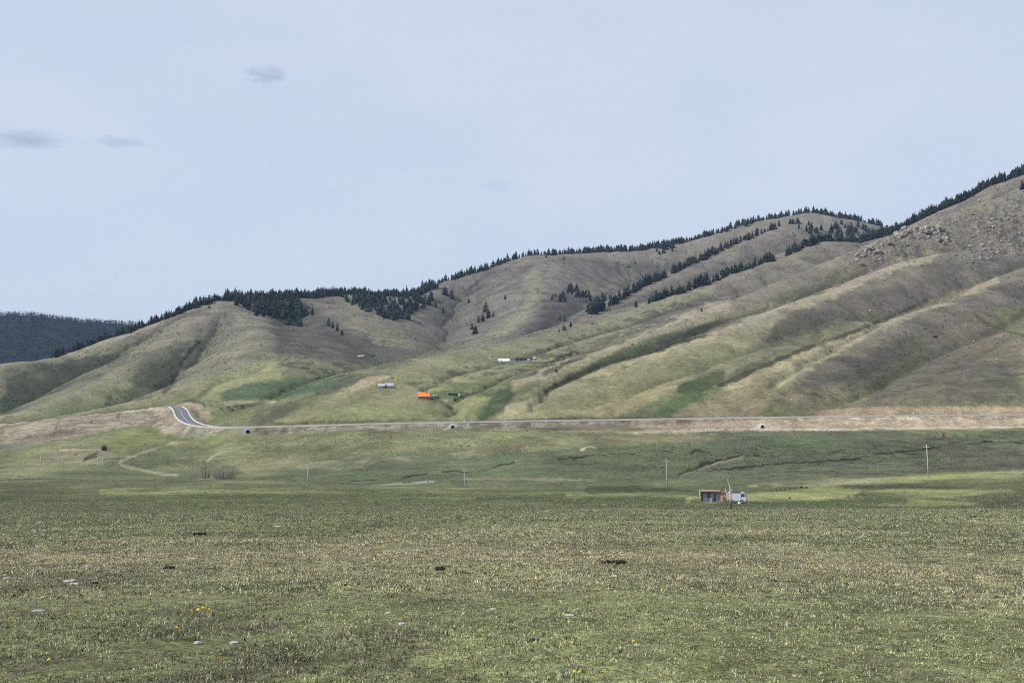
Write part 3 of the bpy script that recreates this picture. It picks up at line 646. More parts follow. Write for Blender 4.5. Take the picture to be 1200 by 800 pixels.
def attr_mat(name, attr, rough=0.9, trans=0.0, obj_rand=0.0):
    m, nt, b, N, L = nodes(name)
    a = N('ShaderNodeAttribute'); a.attribute_name = attr
    last = a.outputs['Color']
    if obj_rand:
        oi = N('ShaderNodeObjectInfo'); r2 = ramp(nt, 0, 1, (1 - obj_rand, 1 - obj_rand, 1 - 0.6 * obj_rand), (1 + obj_rand, 1 + obj_rand * 0.9, 1 + 0.5 * obj_rand)); L(oi.outputs['Random'], r2.inputs[0])
        mm = N('ShaderNodeMix'); mm.data_type = 'RGBA'; mm.blend_type = 'MULTIPLY'; mm.inputs[0].default_value = 1
        L(last, mm.inputs[6]); L(r2.outputs[0], mm.inputs[7]); last = mm.outputs[2]
    L(last, b.inputs['Base Color']); b.inputs['Roughness'].default_value = rough; b.inputs['Specular IOR Level'].default_value = 0.15
    return m
class MB:
    """collects shapes, then links them as one mesh"""
    def __init__(s): s.v, s.f = [], []
    def add(s, vs, fs):
        k = len(s.v); s.v += [tuple(v) for v in vs]; s.f += [tuple(i + k for i in f) for f in fs]; return s
    def box(s, x0, x1, y0, y1, z0, z1):
        return s.add([(x0,y0,z0),(x1,y0,z0),(x1,y1,z0),(x0,y1,z0),(x0,y0,z1),(x1,y0,z1),(x1,y1,z1),(x0,y1,z1)],
                     [(0,3,2,1),(4,5,6,7),(0,1,5,4),(1,2,6,5),(2,3,7,6),(3,0,4,7)])
    def prism(s, prof, y0, y1, axis='y'):
        n = len(prof)
        if axis == 'y': vs = [(a, y0, b) for a, b in prof] + [(a, y1, b) for a, b in prof]
        else: vs = [(y0, a, b) for a, b in prof] + [(y1, a, b) for a, b in prof]
        fs = [tuple(range(n)), tuple(range(2 * n - 1, n - 1, -1))] + [(i, i + n, (i + 1) % n + n, (i + 1) % n) for i in range(n)]
        return s.add(vs, fs)
    def tube(s, pts, rad, n=8, cap=True):
        pts = [Vector(p) for p in pts]; rad = rad if isinstance(rad, (list, tuple)) else [rad] * len(pts)
        vs = []
        for i, p in enumerate(pts):
            t = (pts[min(i + 1, len(pts) - 1)] - pts[max(i - 1, 0)]).normalized()
            a = t.cross(Vector((0, 0, 1))) if abs(t.z) < 0.95 else t.cross(Vector((1, 0, 0)))
            a.normalize(); c = t.cross(a)
            for k in range(n):
                q = 2 * math.pi * k / n
                vs.append(p + (a * math.cos(q) + c * math.sin(q)) * rad[i])
        fs = [(i * n + k, i * n + (k + 1) % n, (i + 1) * n + (k + 1) % n, (i + 1) * n + k) for i in range(len(pts) - 1) for k in range(n)]
        if cap: fs += [tuple(range(n - 1, -1, -1)), tuple(range((len(pts) - 1) * n, len(pts) * n))]
        return s.add(vs, fs)
    def lump(s, c, r, rnd, n=7, m=5, jag=0.25, flat=0.0):
        """an irregular stone-like body"""
        vs = [(c[0], c[1], c[2] - r[2] * (1 - flat))]
        for i in range(1, m):
            ph = math.pi * i / m - math.pi / 2
            for k in range(n):
                th = 2 * math.pi * (k + 0.5 * (i % 2)) / n; j = 1 + rnd.uniform(-jag, jag)
                vs.append((c[0] + r[0] * math.cos(ph) * math.cos(th) * j, c[1] + r[1] * math.cos(ph) * math.sin(th) * j, c[2] + max(r[2] * math.sin(ph) * j, -r[2] * (1 - flat))))
        vs.append((c[0], c[1], c[2] + r[2] * (1 + rnd.uniform(-jag, jag) * 0.5)))
        fs = [(0, 1 + (k + 1) % n, 1 + k) for k in range(n)]
        for i in range(m - 2):
            a = 1 + i * n
            fs += [(a + k, a + (k + 1) % n, a + n + (k + 1) % n, a + n + k) for k in range(n)]
        a = 1 + (m - 2) * n; t = len(vs) - 1
        fs += [(a + k, a + (k + 1) % n, t) for k in range(n)]
        return s.add(vs, fs)
    def mesh(s, name, m, smooth=False, bevel=0.0):
        me = bpy.data.meshes.new(name); me.from_pydata(s.v, [], s.f)
        bm = bmesh.new(); bm.from_mesh(me)
        bmesh.ops.recalc_face_normals(bm, faces=bm.faces[:])
        if bevel: bmesh.ops.bevel(bm, geom=bm.edges[:], offset=bevel, segments=2, affect='EDGES', profile=0.6, clamp_overlap=True)
        bm.to_mesh(me); bm.free()
        me.materials.append(m)
        if smooth: me.polygons.foreach_set('use_smooth', [True] * len(me.polygons))
        me.update(); return me
    def build(s, name, m, parent=None, smooth=False, bevel=0.0, label=None):
        o = bpy.data.objects.new(name, s.mesh(name, m, smooth, bevel)); COL.objects.link(o)
        if parent is not None: o.parent = parent
        if label: o['label'] = label
        return o
def tag(o, label, cat, group=None, kind=None):
    if label: o['label'] = label
    if cat: o['category'] = cat
    if group: o['group'] = group
    if kind: o['kind'] = kind
    return o
def thing(name, loc, label, cat, group=None, rz=0.0, sc=1.0):
    o = bpy.data.objects.new(name, None); COL.objects.link(o)
    o.location = loc; o.rotation_euler = (0, 0, rz); o.scale = (sc,) * 3; o.empty_display_size = 0.5
    return tag(o, label, cat, group)
def copy_tree(o, parent=None):
    c = o.copy(); COL.objects.link(c); c.parent = parent
    for ch in o.children: copy_tree(ch, c)
    return c
def face(p): return -math.atan2(p[0], p[1])       # turn so that local -y looks back at the road of the viewer

# ------------------------------------------------------------------ road
M_asph = mat('asphalt', (0.13, 0.13, 0.135), 0.85, 0.12, 0.6)
M_conc = mat('pale concrete', (0.54, 0.51, 0.475), 0.85, 0.12, 1.5)
M_white = mat('white paint', (0.72, 0.72, 0.70), 0.6, 0.06, 2)
M_black = mat('dark opening', (0.012, 0.012, 0.012), 0.9, 0.1, 2)
RP = ROADW[(ROADW[:, 0] > -560) & (ROADW[:, 0] < 600)]
tg = np.gradient(RP, axis=0); tg[:, 2] = 0; tg /= np.linalg.norm(tg, axis=1)[:, None]
NRM = np.stack([-tg[:, 1], tg[:, 0], np.zeros(len(tg))], 1)        # towards the valley (the road is listed right to left)
def strip(name, o0, o1, z0, z1, m, thick=0.0):
    a = RP + NRM * o0; c = RP + NRM * o1; a = a.copy(); c = c.copy(); a[:, 2] += z0; c[:, 2] += z1
    mb = MB(); n = len(a)
    if not thick:
        mb.add(list(a) + list(c), [(i, i + 1, n + i + 1, n + i) for i in range(n - 1)])
    else:
        d = np.array([0, 0, thick])
        mb.add(list(a) + list(c) + list(a + d) + list(c + d), [f for i in range(n - 1) for f in
            ((i, n + i, n + i + 1, i + 1), (2*n + i, 2*n + i + 1, 3*n + i + 1, 3*n + i), (i, i + 1, 2*n + i + 1, 2*n + i), (n + i, 3*n + i, 3*n + i + 1, n + i + 1))]
            + [(0, 2*n, 3*n, n), (n - 1, 2*n - 1, 4*n - 1, 3*n - 1)])
    return mb.build(name, m)
if (NRM[10] @ np.array([0, -1.0, 0])) < 0: NRM = -NRM
road = strip('road', -4.2, 4.2, 0.16, 0.06, M_asph); road['kind'] = 'structure'
sh = strip('road_shoulder', -6.0, 6.0, 0.02, -0.02, mat('gravel shoulder', (0.36, 0.33, 0.30), 0.95, 0.2, 0.8)); sh['kind'] = 'structure'
mk = MB()
for i in range(len(RP) - 1):
    a, c = RP[i], RP[i + 1]; Lg = np.linalg.norm(c - a); k = int(Lg // 9) + 1
    for j in range(k):
        t0, t1 = (j + 0.1) / k, (j + 0.72) / k
        p, q = a + (c - a) * t0, a + (c - a) * t1; u = NRM[i] * 0.16; z = np.array([0, 0, 0.125])
        mk.add([p - u + z, p + u + z, q + u + z, q - u + z], [(0, 1, 2, 3)])
mk = mk.build('road_marking', M_white); mk['kind'] = 'structure'
_RP, _NRM = RP, NRM; _k = RP[:, 0] > P(205, 0, 830)[0]; RP, NRM = RP[_k], NRM[_k]
bv = strip('roadside_barrier', 4.7, 5.15, -0.05, -0.05, M_conc, 0.85); tag(bv, 'pale concrete barrier along the valley side of the road', 'barrier', 'road barriers')
bh = strip('roadside_barrier', -5.15, -4.7, -0.02, -0.02, M_conc, 0.75); tag(bh, 'pale concrete barrier along the hill side of the road', 'barrier', 'road barriers')

RP, NRM = _RP, _NRM
def culvert(px, py, w, h, label, chute=0):
    p = hit(px, py + h * 0.5)
    s = p[1] / F
    t = thing('culvert', p - np.array([0, 0, 0.3]), label, 'culvert', 'white culverts under the road', face(p))
    W_, H_ = w * s, h * s * 1.3
    r_ = H_ * 0.30
    hw = MB(); n = 14                                   # headwall with sloping shoulders and a round opening
    hw.prism([(-W_*0.62, 0), (W_*0.55, 0), (W_*0.55, H_*0.55), (W_*0.28, H_), (-W_*0.12, H_), (-W_*0.62, H_*0.12)], 0.0, 0.5)
    hw.build('headwall', M_conc2, t)
    cy = MB(); cy.tube([(W_*0.14, -0.05, r_*1.25), (W_*0.14, -0.75, r_*1.25)], r_ * 1.22, 16).build('pipe_rim', M_conc2, t)
    MB().tube([(W_*0.14, -0.70, r_*1.25), (W_*0.14, -0.80, r_*1.25)], r_, 16).build('opening', M_black, t)
    MB().prism([(-W_*0.62, -0.3), (-W_*0.62, 0.15), (-W_*0.16, H_*0.55), (-W_*0.16, -0.3)], -2.4, -2.0).build('wing_wall', M_conc2, t)
    if chute:
        MB().tube([(-W_*0.5, -2.5, 0.2), (-W_*1.2, -6, -0.9)], 0.5, 6).build('chute', M_conc2, t)
    return t
M_conc2 = mat('whitewashed concrete', (0.66, 0.63, 0.60), 0.8, 0.08, 1.2)
culvert(289, 505, 10, 6.0, 'white culvert with a dark mouth under the road just right of the bend')
culvert(529, 499.5, 10, 5, 'white culvert with a slanting chute below the orange roofed house', 1)
culvert(892, 499, 10, 5, 'white culvert with a dark mouth at the far right stretch of road', 1)
for i, (px, py) in enumerate(((514,499.2),(544,494.0),(553,494.2),(592,494),(640,494.2),(893,490),(897,491.5))):
    p = hit(px, py); sP = p[1] / F
    o = MB().prism([(-0.45, -0.3), (0.45, -0.3), (0.32, 1.5), (-0.32, 1.5)], -0.3, 0.3).build('marker_post', M_conc2)
    o.location = p; tag(o, 'small white marker post beside the road', 'post', 'white marker posts along the road')

# ------------------------------------------------------------------ power poles
M_pole = mat('weathered concrete pole', (0.44, 0.42, 0.37), 0.8, 0.12, 1.0)
M_ceram = mat('insulator', (0.35, 0.33, 0.30), 0.4, 0.1, 3)
for px, base, top, lean, lab in ((1088, 559, 521, -2.0, 'tall pale utility pole on the meadow at the far right'), (782, 574.5, 537, -1.4, 'pale utility pole standing behind the shed and van'),
        (545, 572.5, 549, -1.2, 'pale utility pole beside the bare dark soil below the orange house'), (361, 564.5, 547, -0.4, 'short looking utility pole in the valley below the road bend'),
        (120, 555, 537, 0.2, 'utility pole below the eroded scarp with the dark bush'), (73.5, 545, 535, 0, 'distant utility pole in front of the eroded scarp'), (48, 544, 532, 0, 'most distant utility pole at the far left')):
    p = hit(px, base); H_ = (base - top) * p[1] / F
    t = thing('utility_pole', p, lab, 'utility pole', 'utility poles across the valley', face(p))
    dx = lean * p[1] / F
    r0 = max(0.15, 0.58 * p[1] / F)
    MB().tube([(0, 0, -0.6), (dx * 0.5, 0, H_ * 0.5), (dx, 0, H_)], [r0, r0 * 0.85, r0 * 0.62], 8).build('post', M_pole, t, True)
    MB().box(dx - 0.75, dx + 0.75, -r0 - 0.06, -r0 + 0.06, H_ - 0.75, H_ - 0.62).build('crossarm', M_pole, t)
    for k in (-0.68, 0.0, 0.68):
        z0 = H_ - 0.62 if k else H_
        MB().tube([(dx + k, -r0 * (1 if k else 0), z0), (dx + k, -r0 * (1 if k else 0), z0 + 0.22)], [0.07, 0.05], 6).build('insulator', M_ceram, t)

# ------------------------------------------------------------------ shed, van and the rest on the meadow
def place(px, py): return hit(px, py)
p = place(838, 587.5); u = p[1] / F
M_steel = mat('blue grey sheet wall', (0.16, 0.17, 0.20), 0.6, 0.25, 1.5); M_dk = mat('dark sheet wall', (0.028, 0.03, 0.036), 0.6, 0.2, 2)
M_pinkroof = mat('faded red roof', (0.40, 0.24, 0.22), 0.7, 0.12, 2); M_peach = mat('peach plaster', (0.50, 0.33, 0.24), 0.85, 0.15, 2)
M_glass = mat('dark blue glass', (0.03, 0.05, 0.10), 0.15, 0.2, 2, spec=0.6); M_wood = mat('brown board', (0.20, 0.10, 0.07), 0.8, 0.2, 3)
t = thing('shed', p, 'low blue grey shed with a flat pink roof on the meadow', 'shed', None, face(p))
x0, x1 = (822 - 838) * u, (843 - 838) * u; xr = (852.5 - 838) * u; H_ = 11.5 * u
MB().box(x0, x1, 0, 2.6, -0.3, H_).build('wall', M_steel, t)
MB().box(x0 - 0.02, x0 + 2.0 * u, -0.03, 2.5, -0.3, H_ - 0.01).build('corner_panel', M_dk, t)
for k in range(7): MB().box(x0 + (3.2 + 1.6 * k) * u, x0 + (3.35 + 1.6 * k) * u, -0.03, 0.0, 0.1, H_ - 0.1).build('wall_rib', M_steel, t)
w = MB().box(x0 + 6.3 * u, x0 + 10.4 * u, -0.06, -0.002, 0.42 * H_, 0.88 * H_).build('window', M_dk, t)
MB().box(x0 + 6.7 * u, x0 + 10.0 * u, -0.08, -0.061, 0.47 * H_, 0.83 * H_).build('pane', M_glass, w)
d = MB().box(x0 + 14.2 * u, x0 + 16.9 * u, -0.06, -0.002, 0.0, 0.78 * H_).build('door', M_dk, t)
MB().box(x0 + 16.4 * u, x0 + 16.6 * u, -0.12, -0.061, 0.38 * H_, 0.46 * H_).build('handle', M_white, d)
MB().box(x0 + 18.6 * u, x0 + 19.4 * u, -0.05, -0.002, 0, H_ - 0.05).build('door_post', M_wood, t)
MB().box(x1 + 0.002, xr, 0.1, 2.4, -0.3, H_ * 0.86).build('lean_to_wall', M_peach, t, label='peach plastered side room')
d2 = MB().box(x1 + 4.2 * u, x1 + 6.6 * u, 0.04, 0.098, 0, 0.55 * H_).build('door', M_wood, t, label='brown door of the side room')
MB().prism([(-0.25, H_ + 0.02), (2.75, H_ - 0.08), (2.75, H_ + 0.10), (-0.25, H_ + 0.20)], x0 - 0.15, x1 + 0.5 * u, 'x').build('roof', M_pinkroof, t)
MB().prism([(-0.1, H_ * 0.88), (2.6, H_ * 0.87), (2.6, H_ * 0.95), (-0.1, H_ * 0.96)], x1 + 0.52 * u, xr + 0.1, 'x').build('lean_to_roof', M_wood, t)
# crates and sacks at the front of the shed
for px, py, w_, h_, lab, m_ in ((833, 588.3, 2.4, 4.6, 'pale wooden crate standing against the shed wall', mat('pale wood', (0.42, 0.36, 0.32), 0.85, 0.2, 4)),
                           (841, 588.2, 4.6, 2.0, 'low pinkish plank bench in front of the shed door', mat('pinkish plank', (0.42, 0.32, 0.28), 0.85, 0.2, 4))):
    q = place(px, py); s = q[1] / F
    t2 = thing('crate' if w_ < 3 else 'bench', q, lab, 'crate' if w_ < 3 else 'bench', None, face(q))
    if w_ < 3:
        MB().box(-w_/2*s, w_/2*s, -0.25, 0.25, -0.05, h_*s).build('body', m_, t2, bevel=0.01)
        for k in range(4): MB().box(-w_/2*s - 0.01, w_/2*s + 0.01, -0.275, -0.252, h_*s*(0.04 + 0.25*k), h_*s*(0.22 + 0.25*k)).build('slat', m_, t2)
    else:
        MB().box(-w_/2*s, w_/2*s, -0.2, 0.2, h_*s - 0.05, h_*s).build('seat', m_, t2)
        for k in (-1, 1):
            for j in (-0.15, 0.15): MB().box(k*w_*0.44*s - 0.04, k*w_*0.44*s + 0.04, j - 0.04, j + 0.04, -0.05, h_*s - 0.052).build('leg', m_, t2)
# a white pipe post left of the shed
q = place(820, 586.2); s = q[1] / F
o = MB().tube([(0, 0, -0.3), (0, 0, 12 * s)], 0.07, 8).build('fence_post', mat('grey white pipe', (0.45, 0.46, 0.42), 0.6, 0.1, 3), None, True); o.location = q
tag(o, 'thin grey white post at the left end of the shed', 'post')

# van: faces right, seen from its side
q = place(866.3, 589.6); s = q[1] / F
M_van = mat('pale grey blue van paint', (0.56, 0.60, 0.66), 0.35, 0.04, 2, spec=0.5); M_tyre = mat('rubber', (0.02, 0.02, 0.02), 0.9, 0.2, 8); M_rim = mat('wheel steel', (0.45, 0.45, 0.45), 0.4, 0.1, 4, metal=0.5)
v = thing('van', q, 'pale boxy van parked at the right end of the shed', 'van', None, face(q) - 0.06)
v.scale = (0.77, 0.85, 0.98)
Lv, Hv = 4.4, 2.05
xs_ = -2.75
prof = [(0.0, 0.42), (4.05, 0.42), (4.38, 0.55), (4.40, 1.05), (4.22, 1.22), (3.92, 1.86), (3.72, 1.98), (0.30, 2.02), (0.08, 1.92), (0.0, 1.7)]
body = MB().prism([(a + xs_, b) for a, b in prof], 0, 1.8).build('body', M_van, v, bevel=0.05)
MB().prism([(a + xs_, b) for a, b in ((4.255, 1.24), (4.275, 1.24), (3.975, 1.84), (3.955, 1.84))], 0.15, 1.65).build('windscreen', M_glass, v)
for a0, a1 in ((3.18, 3.84), (2.18, 2.95), (1.25, 2.05), (0.3, 1.1)):
    if a0 > 3: MB().prism([(a0 + xs_, 1.22), (4.05 + xs_, 1.22), (3.84 + xs_, 1.74), (a0 + xs_, 1.76)], -0.012, -0.002).build('side_window', M_glass, v)
dr = MB().box(3.10 + xs_, 3.13 + xs_, -0.012, -0.002, 0.55, 1.85).build('door_seam', M_dk, v)
MB().box(3.2 + xs_, 3.4 + xs_, -0.04, -0.002, 1.08, 1.13).build('door_handle', M_dk, v)
MB().box(-0.03 + xs_, 3.9 + xs_, -0.014, -0.002, 1.84, 1.93).build('roof_gutter', M_dk, v)
MB().box(0.5 + xs_, 2.9 + xs_, 0.15, 1.65, 2.06, 2.16).build('roof_rack', M_dk, v)
MB().box(0.4 + xs_, 3.7 + xs_, 0.3, 1.5, 0.3, 0.40).build('chassis', M_dk, v)
MB().box(4.41 + xs_, 4.52 + xs_, 0.0, 1.8, 0.45, 0.62).build('bumper', M_dk, v)
MB().box(4.41 + xs_, 4.46 + xs_, 0.25, 1.55, 0.68, 1.1).build('grille', M_dk, v)
for y_ in (0.18, 1.62): MB().tube([(4.36 + xs_, y_, 0.9), (4.49 + xs_, y_, 0.9)], 0.11, 12).build('headlight', M_white, v)
for a in (0.95, 3.35):
    for y_, sg in ((-0.04, -1), (1.64, 1)):
        w = MB().tube([(a + xs_, y_, 0.36), (a + xs_, y_ + 0.2, 0.36)], 0.37, 18).build('wheel', M_tyre, v)
        yy = y_ - 0.015 if sg < 0 else y_ + 0.2
        MB().tube([(a + xs_, yy, 0.36), (a + xs_, yy + 0.015, 0.36)], 0.2, 14).build('rim', M_rim, w)
q = place(866.5, 591.0); s = q[1] / F
o = MB().lump((0, 0, 0.22), (0.30, 0.25, 0.26), random.Random(3), 8, 5, 0.15, 0.3).build('sack', mat('white sack cloth', (0.66, 0.64, 0.60), 0.8, 0.08, 4), None, True); o.location = q
tag(o, 'small white sack on the grass in front of the van', 'sack')

# bare bleached tree before shed and van
M_bark = mat('bleached bark', (0.46, 0.42, 0.38), 0.85, 0.25, 5); M_rbark = mat('reddish twig', (0.17, 0.10, 0.075), 0.9, 0.25, 6)
q = place(856.5, 596.0); s = q[1] / F
t = thing('bare_tree', q, 'leafless bleached tree standing in front of the shed and the van', 'tree', None, face(q))
MB().tube([(0, 0, -0.3), (-0.3*s, 0, 6*s)], [0.13, 0.12], 8).build('trunk_foot', mat('dark bark', (0.05, 0.045, 0.035), 0.9, 0.2, 5), t, True)  # foot of the trunk is darker than the rest
MB().tube([(-0.3*s, 0, 6*s), (-0.2*s, 0, 12*s), (-0.6*s, 0.05, 20*s), (-1.4*s, 0.1, 27*s), (-3.0*s, 0.1, 31.5*s), (-3.6*s, 0, 34.5*s)], [0.13, 0.13, 0.11, 0.09, 0.07, 0.04], 8).build('trunk', M_bark, t, True)
rb = random.Random(5)
for pts, r in (([(-0.5*s,0,8*s),(-3*s,0,13*s),(-5*s,0.1,18*s),(-6.8*s,0.1,23.5*s)], [0.10,0.09,0.07,0.04]), ([(-0.4*s,0,17*s),(0.8*s,0,20*s),(1.4*s,0,24*s)], [0.07,0.06,0.03]),
               ([(-0.4*s,0,9*s),(-4*s,-0.2,11*s),(-6.6*s,-0.3,14.5*s)], [0.05,0.04,0.02]), ([(-2.4*s,0,30*s),(-1.8*s,0.2,33*s)], [0.03,0.015]), ([(-3.6*s,0,15*s),(-3*s,0.2,19*s)], [0.04,0.02])):
    MB().tube(pts, r, 7).build('limb', M_bark, t, True)
q = place(852.5, 592.5); s = q[1] / F
t = thing('bare_shrub', q, 'thin reddish leafless sapling just left of the bleached tree', 'shrub', None, face(q))
for k in range(9):
    a = rb.uniform(-1, 1)
    MB().tube([(a*0.15, 0, -0.1), (a*0.5 + rb.uniform(-.1,.1), rb.uniform(-.3,.3), 10*s*rb.uniform(.6,1)), (a*0.75 - 0.6*s, rb.uniform(-.4,.4), 27*s*rb.uniform(.6,1.05))], [0.025,0.018,0.006], 5).build('stem', M_rbark, t)
# dry sapling on the meadow
q = place(993.5, 587.0); s = q[1] / F
t = thing('dry_sapling', q, 'small dry sapling with tan leaves alone on the bright meadow', 'sapling', None, face(q))
MB().tube([(-1*s, 0, -0.1), (0, 0, 4*s), (0.4*s, 0, 9*s)], [0.10, 0.08, 0.03], 6).build('trunk', M_bark, t, True)
MB().tube([(-0.3*s, 0, 3*s), (-1.6*s, 0, 6*s), (-1.8*s, 0, 8.5*s)], [0.05, 0.04, 0.02], 6).build('limb', M_bark, t, True)
lf = MB(); rl = random.Random(8)
for k in range(150):
    c = (rl.gauss(0.6, 1.1)*s, rl.gauss(0, 0.9)*s, rl.gauss(5.6, 1.5)*s); a = rl.uniform(0, 6.28); r_ = rl.uniform(.06, .14)
    lf.add([c, (c[0] + r_*math.cos(a), c[1] + r_*math.sin(a), c[2] + rl.uniform(-.1,.1)), (c[0] + r_*math.cos(a+.8), c[1] + r_*math.sin(a+.8), c[2] + rl.uniform(.03,.15))], [(0,1,2)])
lf.build('crown', mat('dry tan leaf', (0.30, 0.22, 0.12), 0.9, 0.3, 4), t)
# dark stones in a row
M_dstone = mat('dark stone', (0.018, 0.017, 0.015), 0.9, 0.3, 3)
for k, (px, py, d_) in enumerate(((904,575.6,1.6),(909.5,574.9,1.7),(914.5,574.3,1.7),(920,573.9,1.6),(925.8,573.3,1.9),(931,572.3,1.6),(939,571.6,2.8),(945.3,571.8,2.3),(925.5,584,2.6))):
    q = place(px, py); s = q[1] / F
    o = MB().lump((0, 0, 0.3*d_*s), (0.55*d_*s, 0.5*d_*s, 0.5*d_*s), random.Random(k), 7, 5, 0.2, 0.3).build('dark_stone', M_dstone, None, True); o.location = q
    if k == 6: tag(o, 'biggest of the dark stones in a row on the meadow', 'stone', 'dark stones on the meadow')
    elif k == 7: tag(o, 'dark stone at the right end of the row on the meadow', 'stone', 'dark stones on the meadow')
    elif k == 8: tag(o, 'dark flat stone lying alone below the row of stones', 'stone', 'dark stones on the meadow')
    else: tag(o, 'small dark stone in the evenly spaced row on the meadow', 'stone', 'dark stones on the meadow')

# ------------------------------------------------------------------ homestead buildings on the slope
def gable_house(px, py, w, hw, hr, depth, label, wall, roof, name='house', cat='house', rz=0.0, win=2, chimney=False):
    q = place(px, py); s = q[1] / F
    t = thing(name, q, label, cat, None, face(q) + rz)
    W_, Hw, Hr, D = w * s, hw * s, hr * s, depth
    wl_ = MB(); wl_.box(-W_/2, W_/2, 0, D, -1.5, Hw)
    wl_.prism([(0.0, Hw), (D, Hw), (D/2, Hw + Hr - 0.05)], -W_/2, W_/2, 'x'); wl_.build('wall', wall, t)
    r_ = MB(); e = 0.35
    for sg in (0, 1):
        y0, y1 = (-e, D/2) if sg == 0 else (D + e, D/2)
        za = Hw - e * Hr / (D/2)
        r_.prism([(y0, za + 0.02), (y1, Hw + Hr + 0.02), (y1, Hw + Hr + 0.16), (y0, za + 0.16)], -W_/2 - e, W_/2 + e, 'x')
    rf = r_.build('roof', roof, t)
    if chimney: MB().box(W_*0.2, W_*0.2 + 0.5, D*0.3, D*0.3 + 0.5, Hw + Hr*0.4, Hw + Hr + 0.9).build('chimney', M_wood, rf)
    for k in range(win):
        xx = -W_/2 + W_ * (k + 0.7) / (win + 0.9)
        f_ = MB().box(xx - 0.6, xx + 0.6, -0.06, -0.002, Hw*0.35, Hw*0.8).build('window', M_white, t)
        MB().box(xx - 0.48, xx + 0.48, -0.08, -0.061, Hw*0.4, Hw*0.75).build('pane', M_glass, f_)
    xx = W_ * 0.36
    MB().box(xx - 0.5, xx + 0.5, -0.06, -0.002, -0.1, Hw*0.78).build('door', M_wood, t)
    return t
M_orange = mat('bright orange roof sheet', (0.80, 0.22, 0.045), 0.55, 0.06, 1); M_rust = mat('red brown wall', (0.30, 0.11, 0.06), 0.8, 0.2, 1.5)
gable_house(496.5, 467.5, 12.6, 3.4, 4.6, 7.0, 'small house with a bright orange roof on the grassy slope', M_rust, M_orange, win=2, chimney=True)
M_bgrey = mat('blue grey roof sheet', (0.38, 0.42, 0.47), 0.5, 0.1, 1.5); M_lgrey = mat('light grey wall', (0.45, 0.47, 0.48), 0.8, 0.1, 1.5); M_dgrey = mat('dark wall', (0.05, 0.055, 0.065), 0.8, 0.2, 1.5)
gable_house(447, 454.2, 7.6, 2.2, 2.4, 5, 'left of two blue grey huts beside the bare dirt scar', M_lgrey, M_bgrey, 'hut', 'hut', win=1)
gable_house(456, 454.2, 8.0, 2.4, 3.0, 5, 'right of two blue grey huts, with a dark end wall, beside the dirt scar', M_lgrey, M_bgrey, 'hut', 'hut', win=2)
q = place(451.3, 454.4); s = q[1]/F
t = thing('gap_block', q, 'narrow dark block filling the gap between the two blue grey huts', 'shed', None, face(q))  # dark roofed block fills the gap between the huts
MB().box(-1.0*s, 1.0*s, 0.3, 3, -1, 3.6*s).build('wall', M_dgrey, t); MB().prism([(0.1, 3.6*s), (3.2, 3.9*s), (3.2, 4.1*s), (0.1, 3.8*s)], -1.3*s, 1.3*s, 'x').build('roof', M_bgrey, t)
# trailer right of the orange house
def trailer(px, py, w, h, label, m1, m2, name='trailer'):
    q = place(px, py); s = q[1]/F
    t = thing(name, q, label, name.replace('_', ' '), None, face(q))
    MB().box(-w/2*s, w/2*s, 0, 2, 0.45, 0.45 + h*s).build('box_body', m1, t, bevel=0.03)
    MB().box(-w/2*s - 1.2, -w/2*s - 0.01, 0.9, 1.1, 0.45, 0.6).build('drawbar', m2, t)
    for k in (-0.25, 0.25):
        for y_ in (-0.1, 1.85): MB().tube([(k*w*s, y_, 0.4), (k*w*s, y_ + 0.22, 0.4)], 0.42, 12).build('wheel', M_tyre, t)
    return t
trailer(508.5, 464.6, 7, 1.4, 'white flat trailer at the right of the orange roofed house', M_white, M_dk)
trailer(506.5, 467.2, 3, 1.2, 'small pale cart below the corner of the orange roofed house', M_lgrey, M_dk, 'cart')
q = place(532.5, 463.2); s = q[1]/F
t = thing('stock_shelter', q, 'long low dark stock shelter with a white end on the slope', 'shelter', None, face(q))
MB().box(-7.5*s, 5.5*s, 0.2, 3.5, -1, 1.7*s).build('wall', M_dgrey, t)
MB().prism([(-0.2, 1.75*s), (3.8, 2.3*s), (3.8, 2.6*s), (-0.2, 2.0*s)], -7.8*s, 5.8*s, 'x').build('roof', M_dk, t)
for k in range(5): MB().box((-7.2 + 3*k)*s, (-6.9 + 3*k)*s, 0.05, 0.19, -0.5, 1.7*s).build('post', M_wood, t)
MB().box(4.4*s, 6.4*s, -0.4, 2.2, -0.5, 2.4*s).build('white_end', M_white, t)
# upper farm
M_wroof = mat('white sheet roof', (0.74, 0.75, 0.72), 0.5, 0.05, 1)
gable_house(590.5, 424.8, 12.5, 2.0, 2.6, 6, 'barn with a long white roof at the upper farm', M_lgrey, M_wroof, 'barn', 'barn', win=2)
gable_house(586.5, 425.6, 3.6, 2.6, 1.6, 4, 'small white hut at the left front of the white roofed barn', M_white, M_lgrey, 'hut', 'hut', win=1)
gable_house(616, 422.4, 24, 1.8, 1.6, 6, 'long dark roofed cattle shed right of the white roofed barn', M_dgrey, M_dk, 'cattle_shed', 'shed', win=3)
gable_house(619.3, 423.6, 2.2, 2.0, 0.9, 4, 'tiny white shed in front of the long dark cattle shed', M_white, M_lgrey, 'hut', 'hut', win=0)
gable_house(626, 421.2, 3.0, 1.6, 1.0, 4, 'pale hut at the right end of the long dark cattle shed', M_lgrey, M_lgrey, 'hut', 'hut', win=1)
q = place(608, 424.6); s = q[1]/F
t = thing('stock_fence', q, 'low grey plank fence of the stock yard below the dark cattle shed', 'fence', None, face(q))
for k in range(10): MB().box((-12 + 2.6*k)*s, (-11.7 + 2.6*k)*s, -0.1, 0.1, -0.6, 1.6).build('post', M_wood, t)
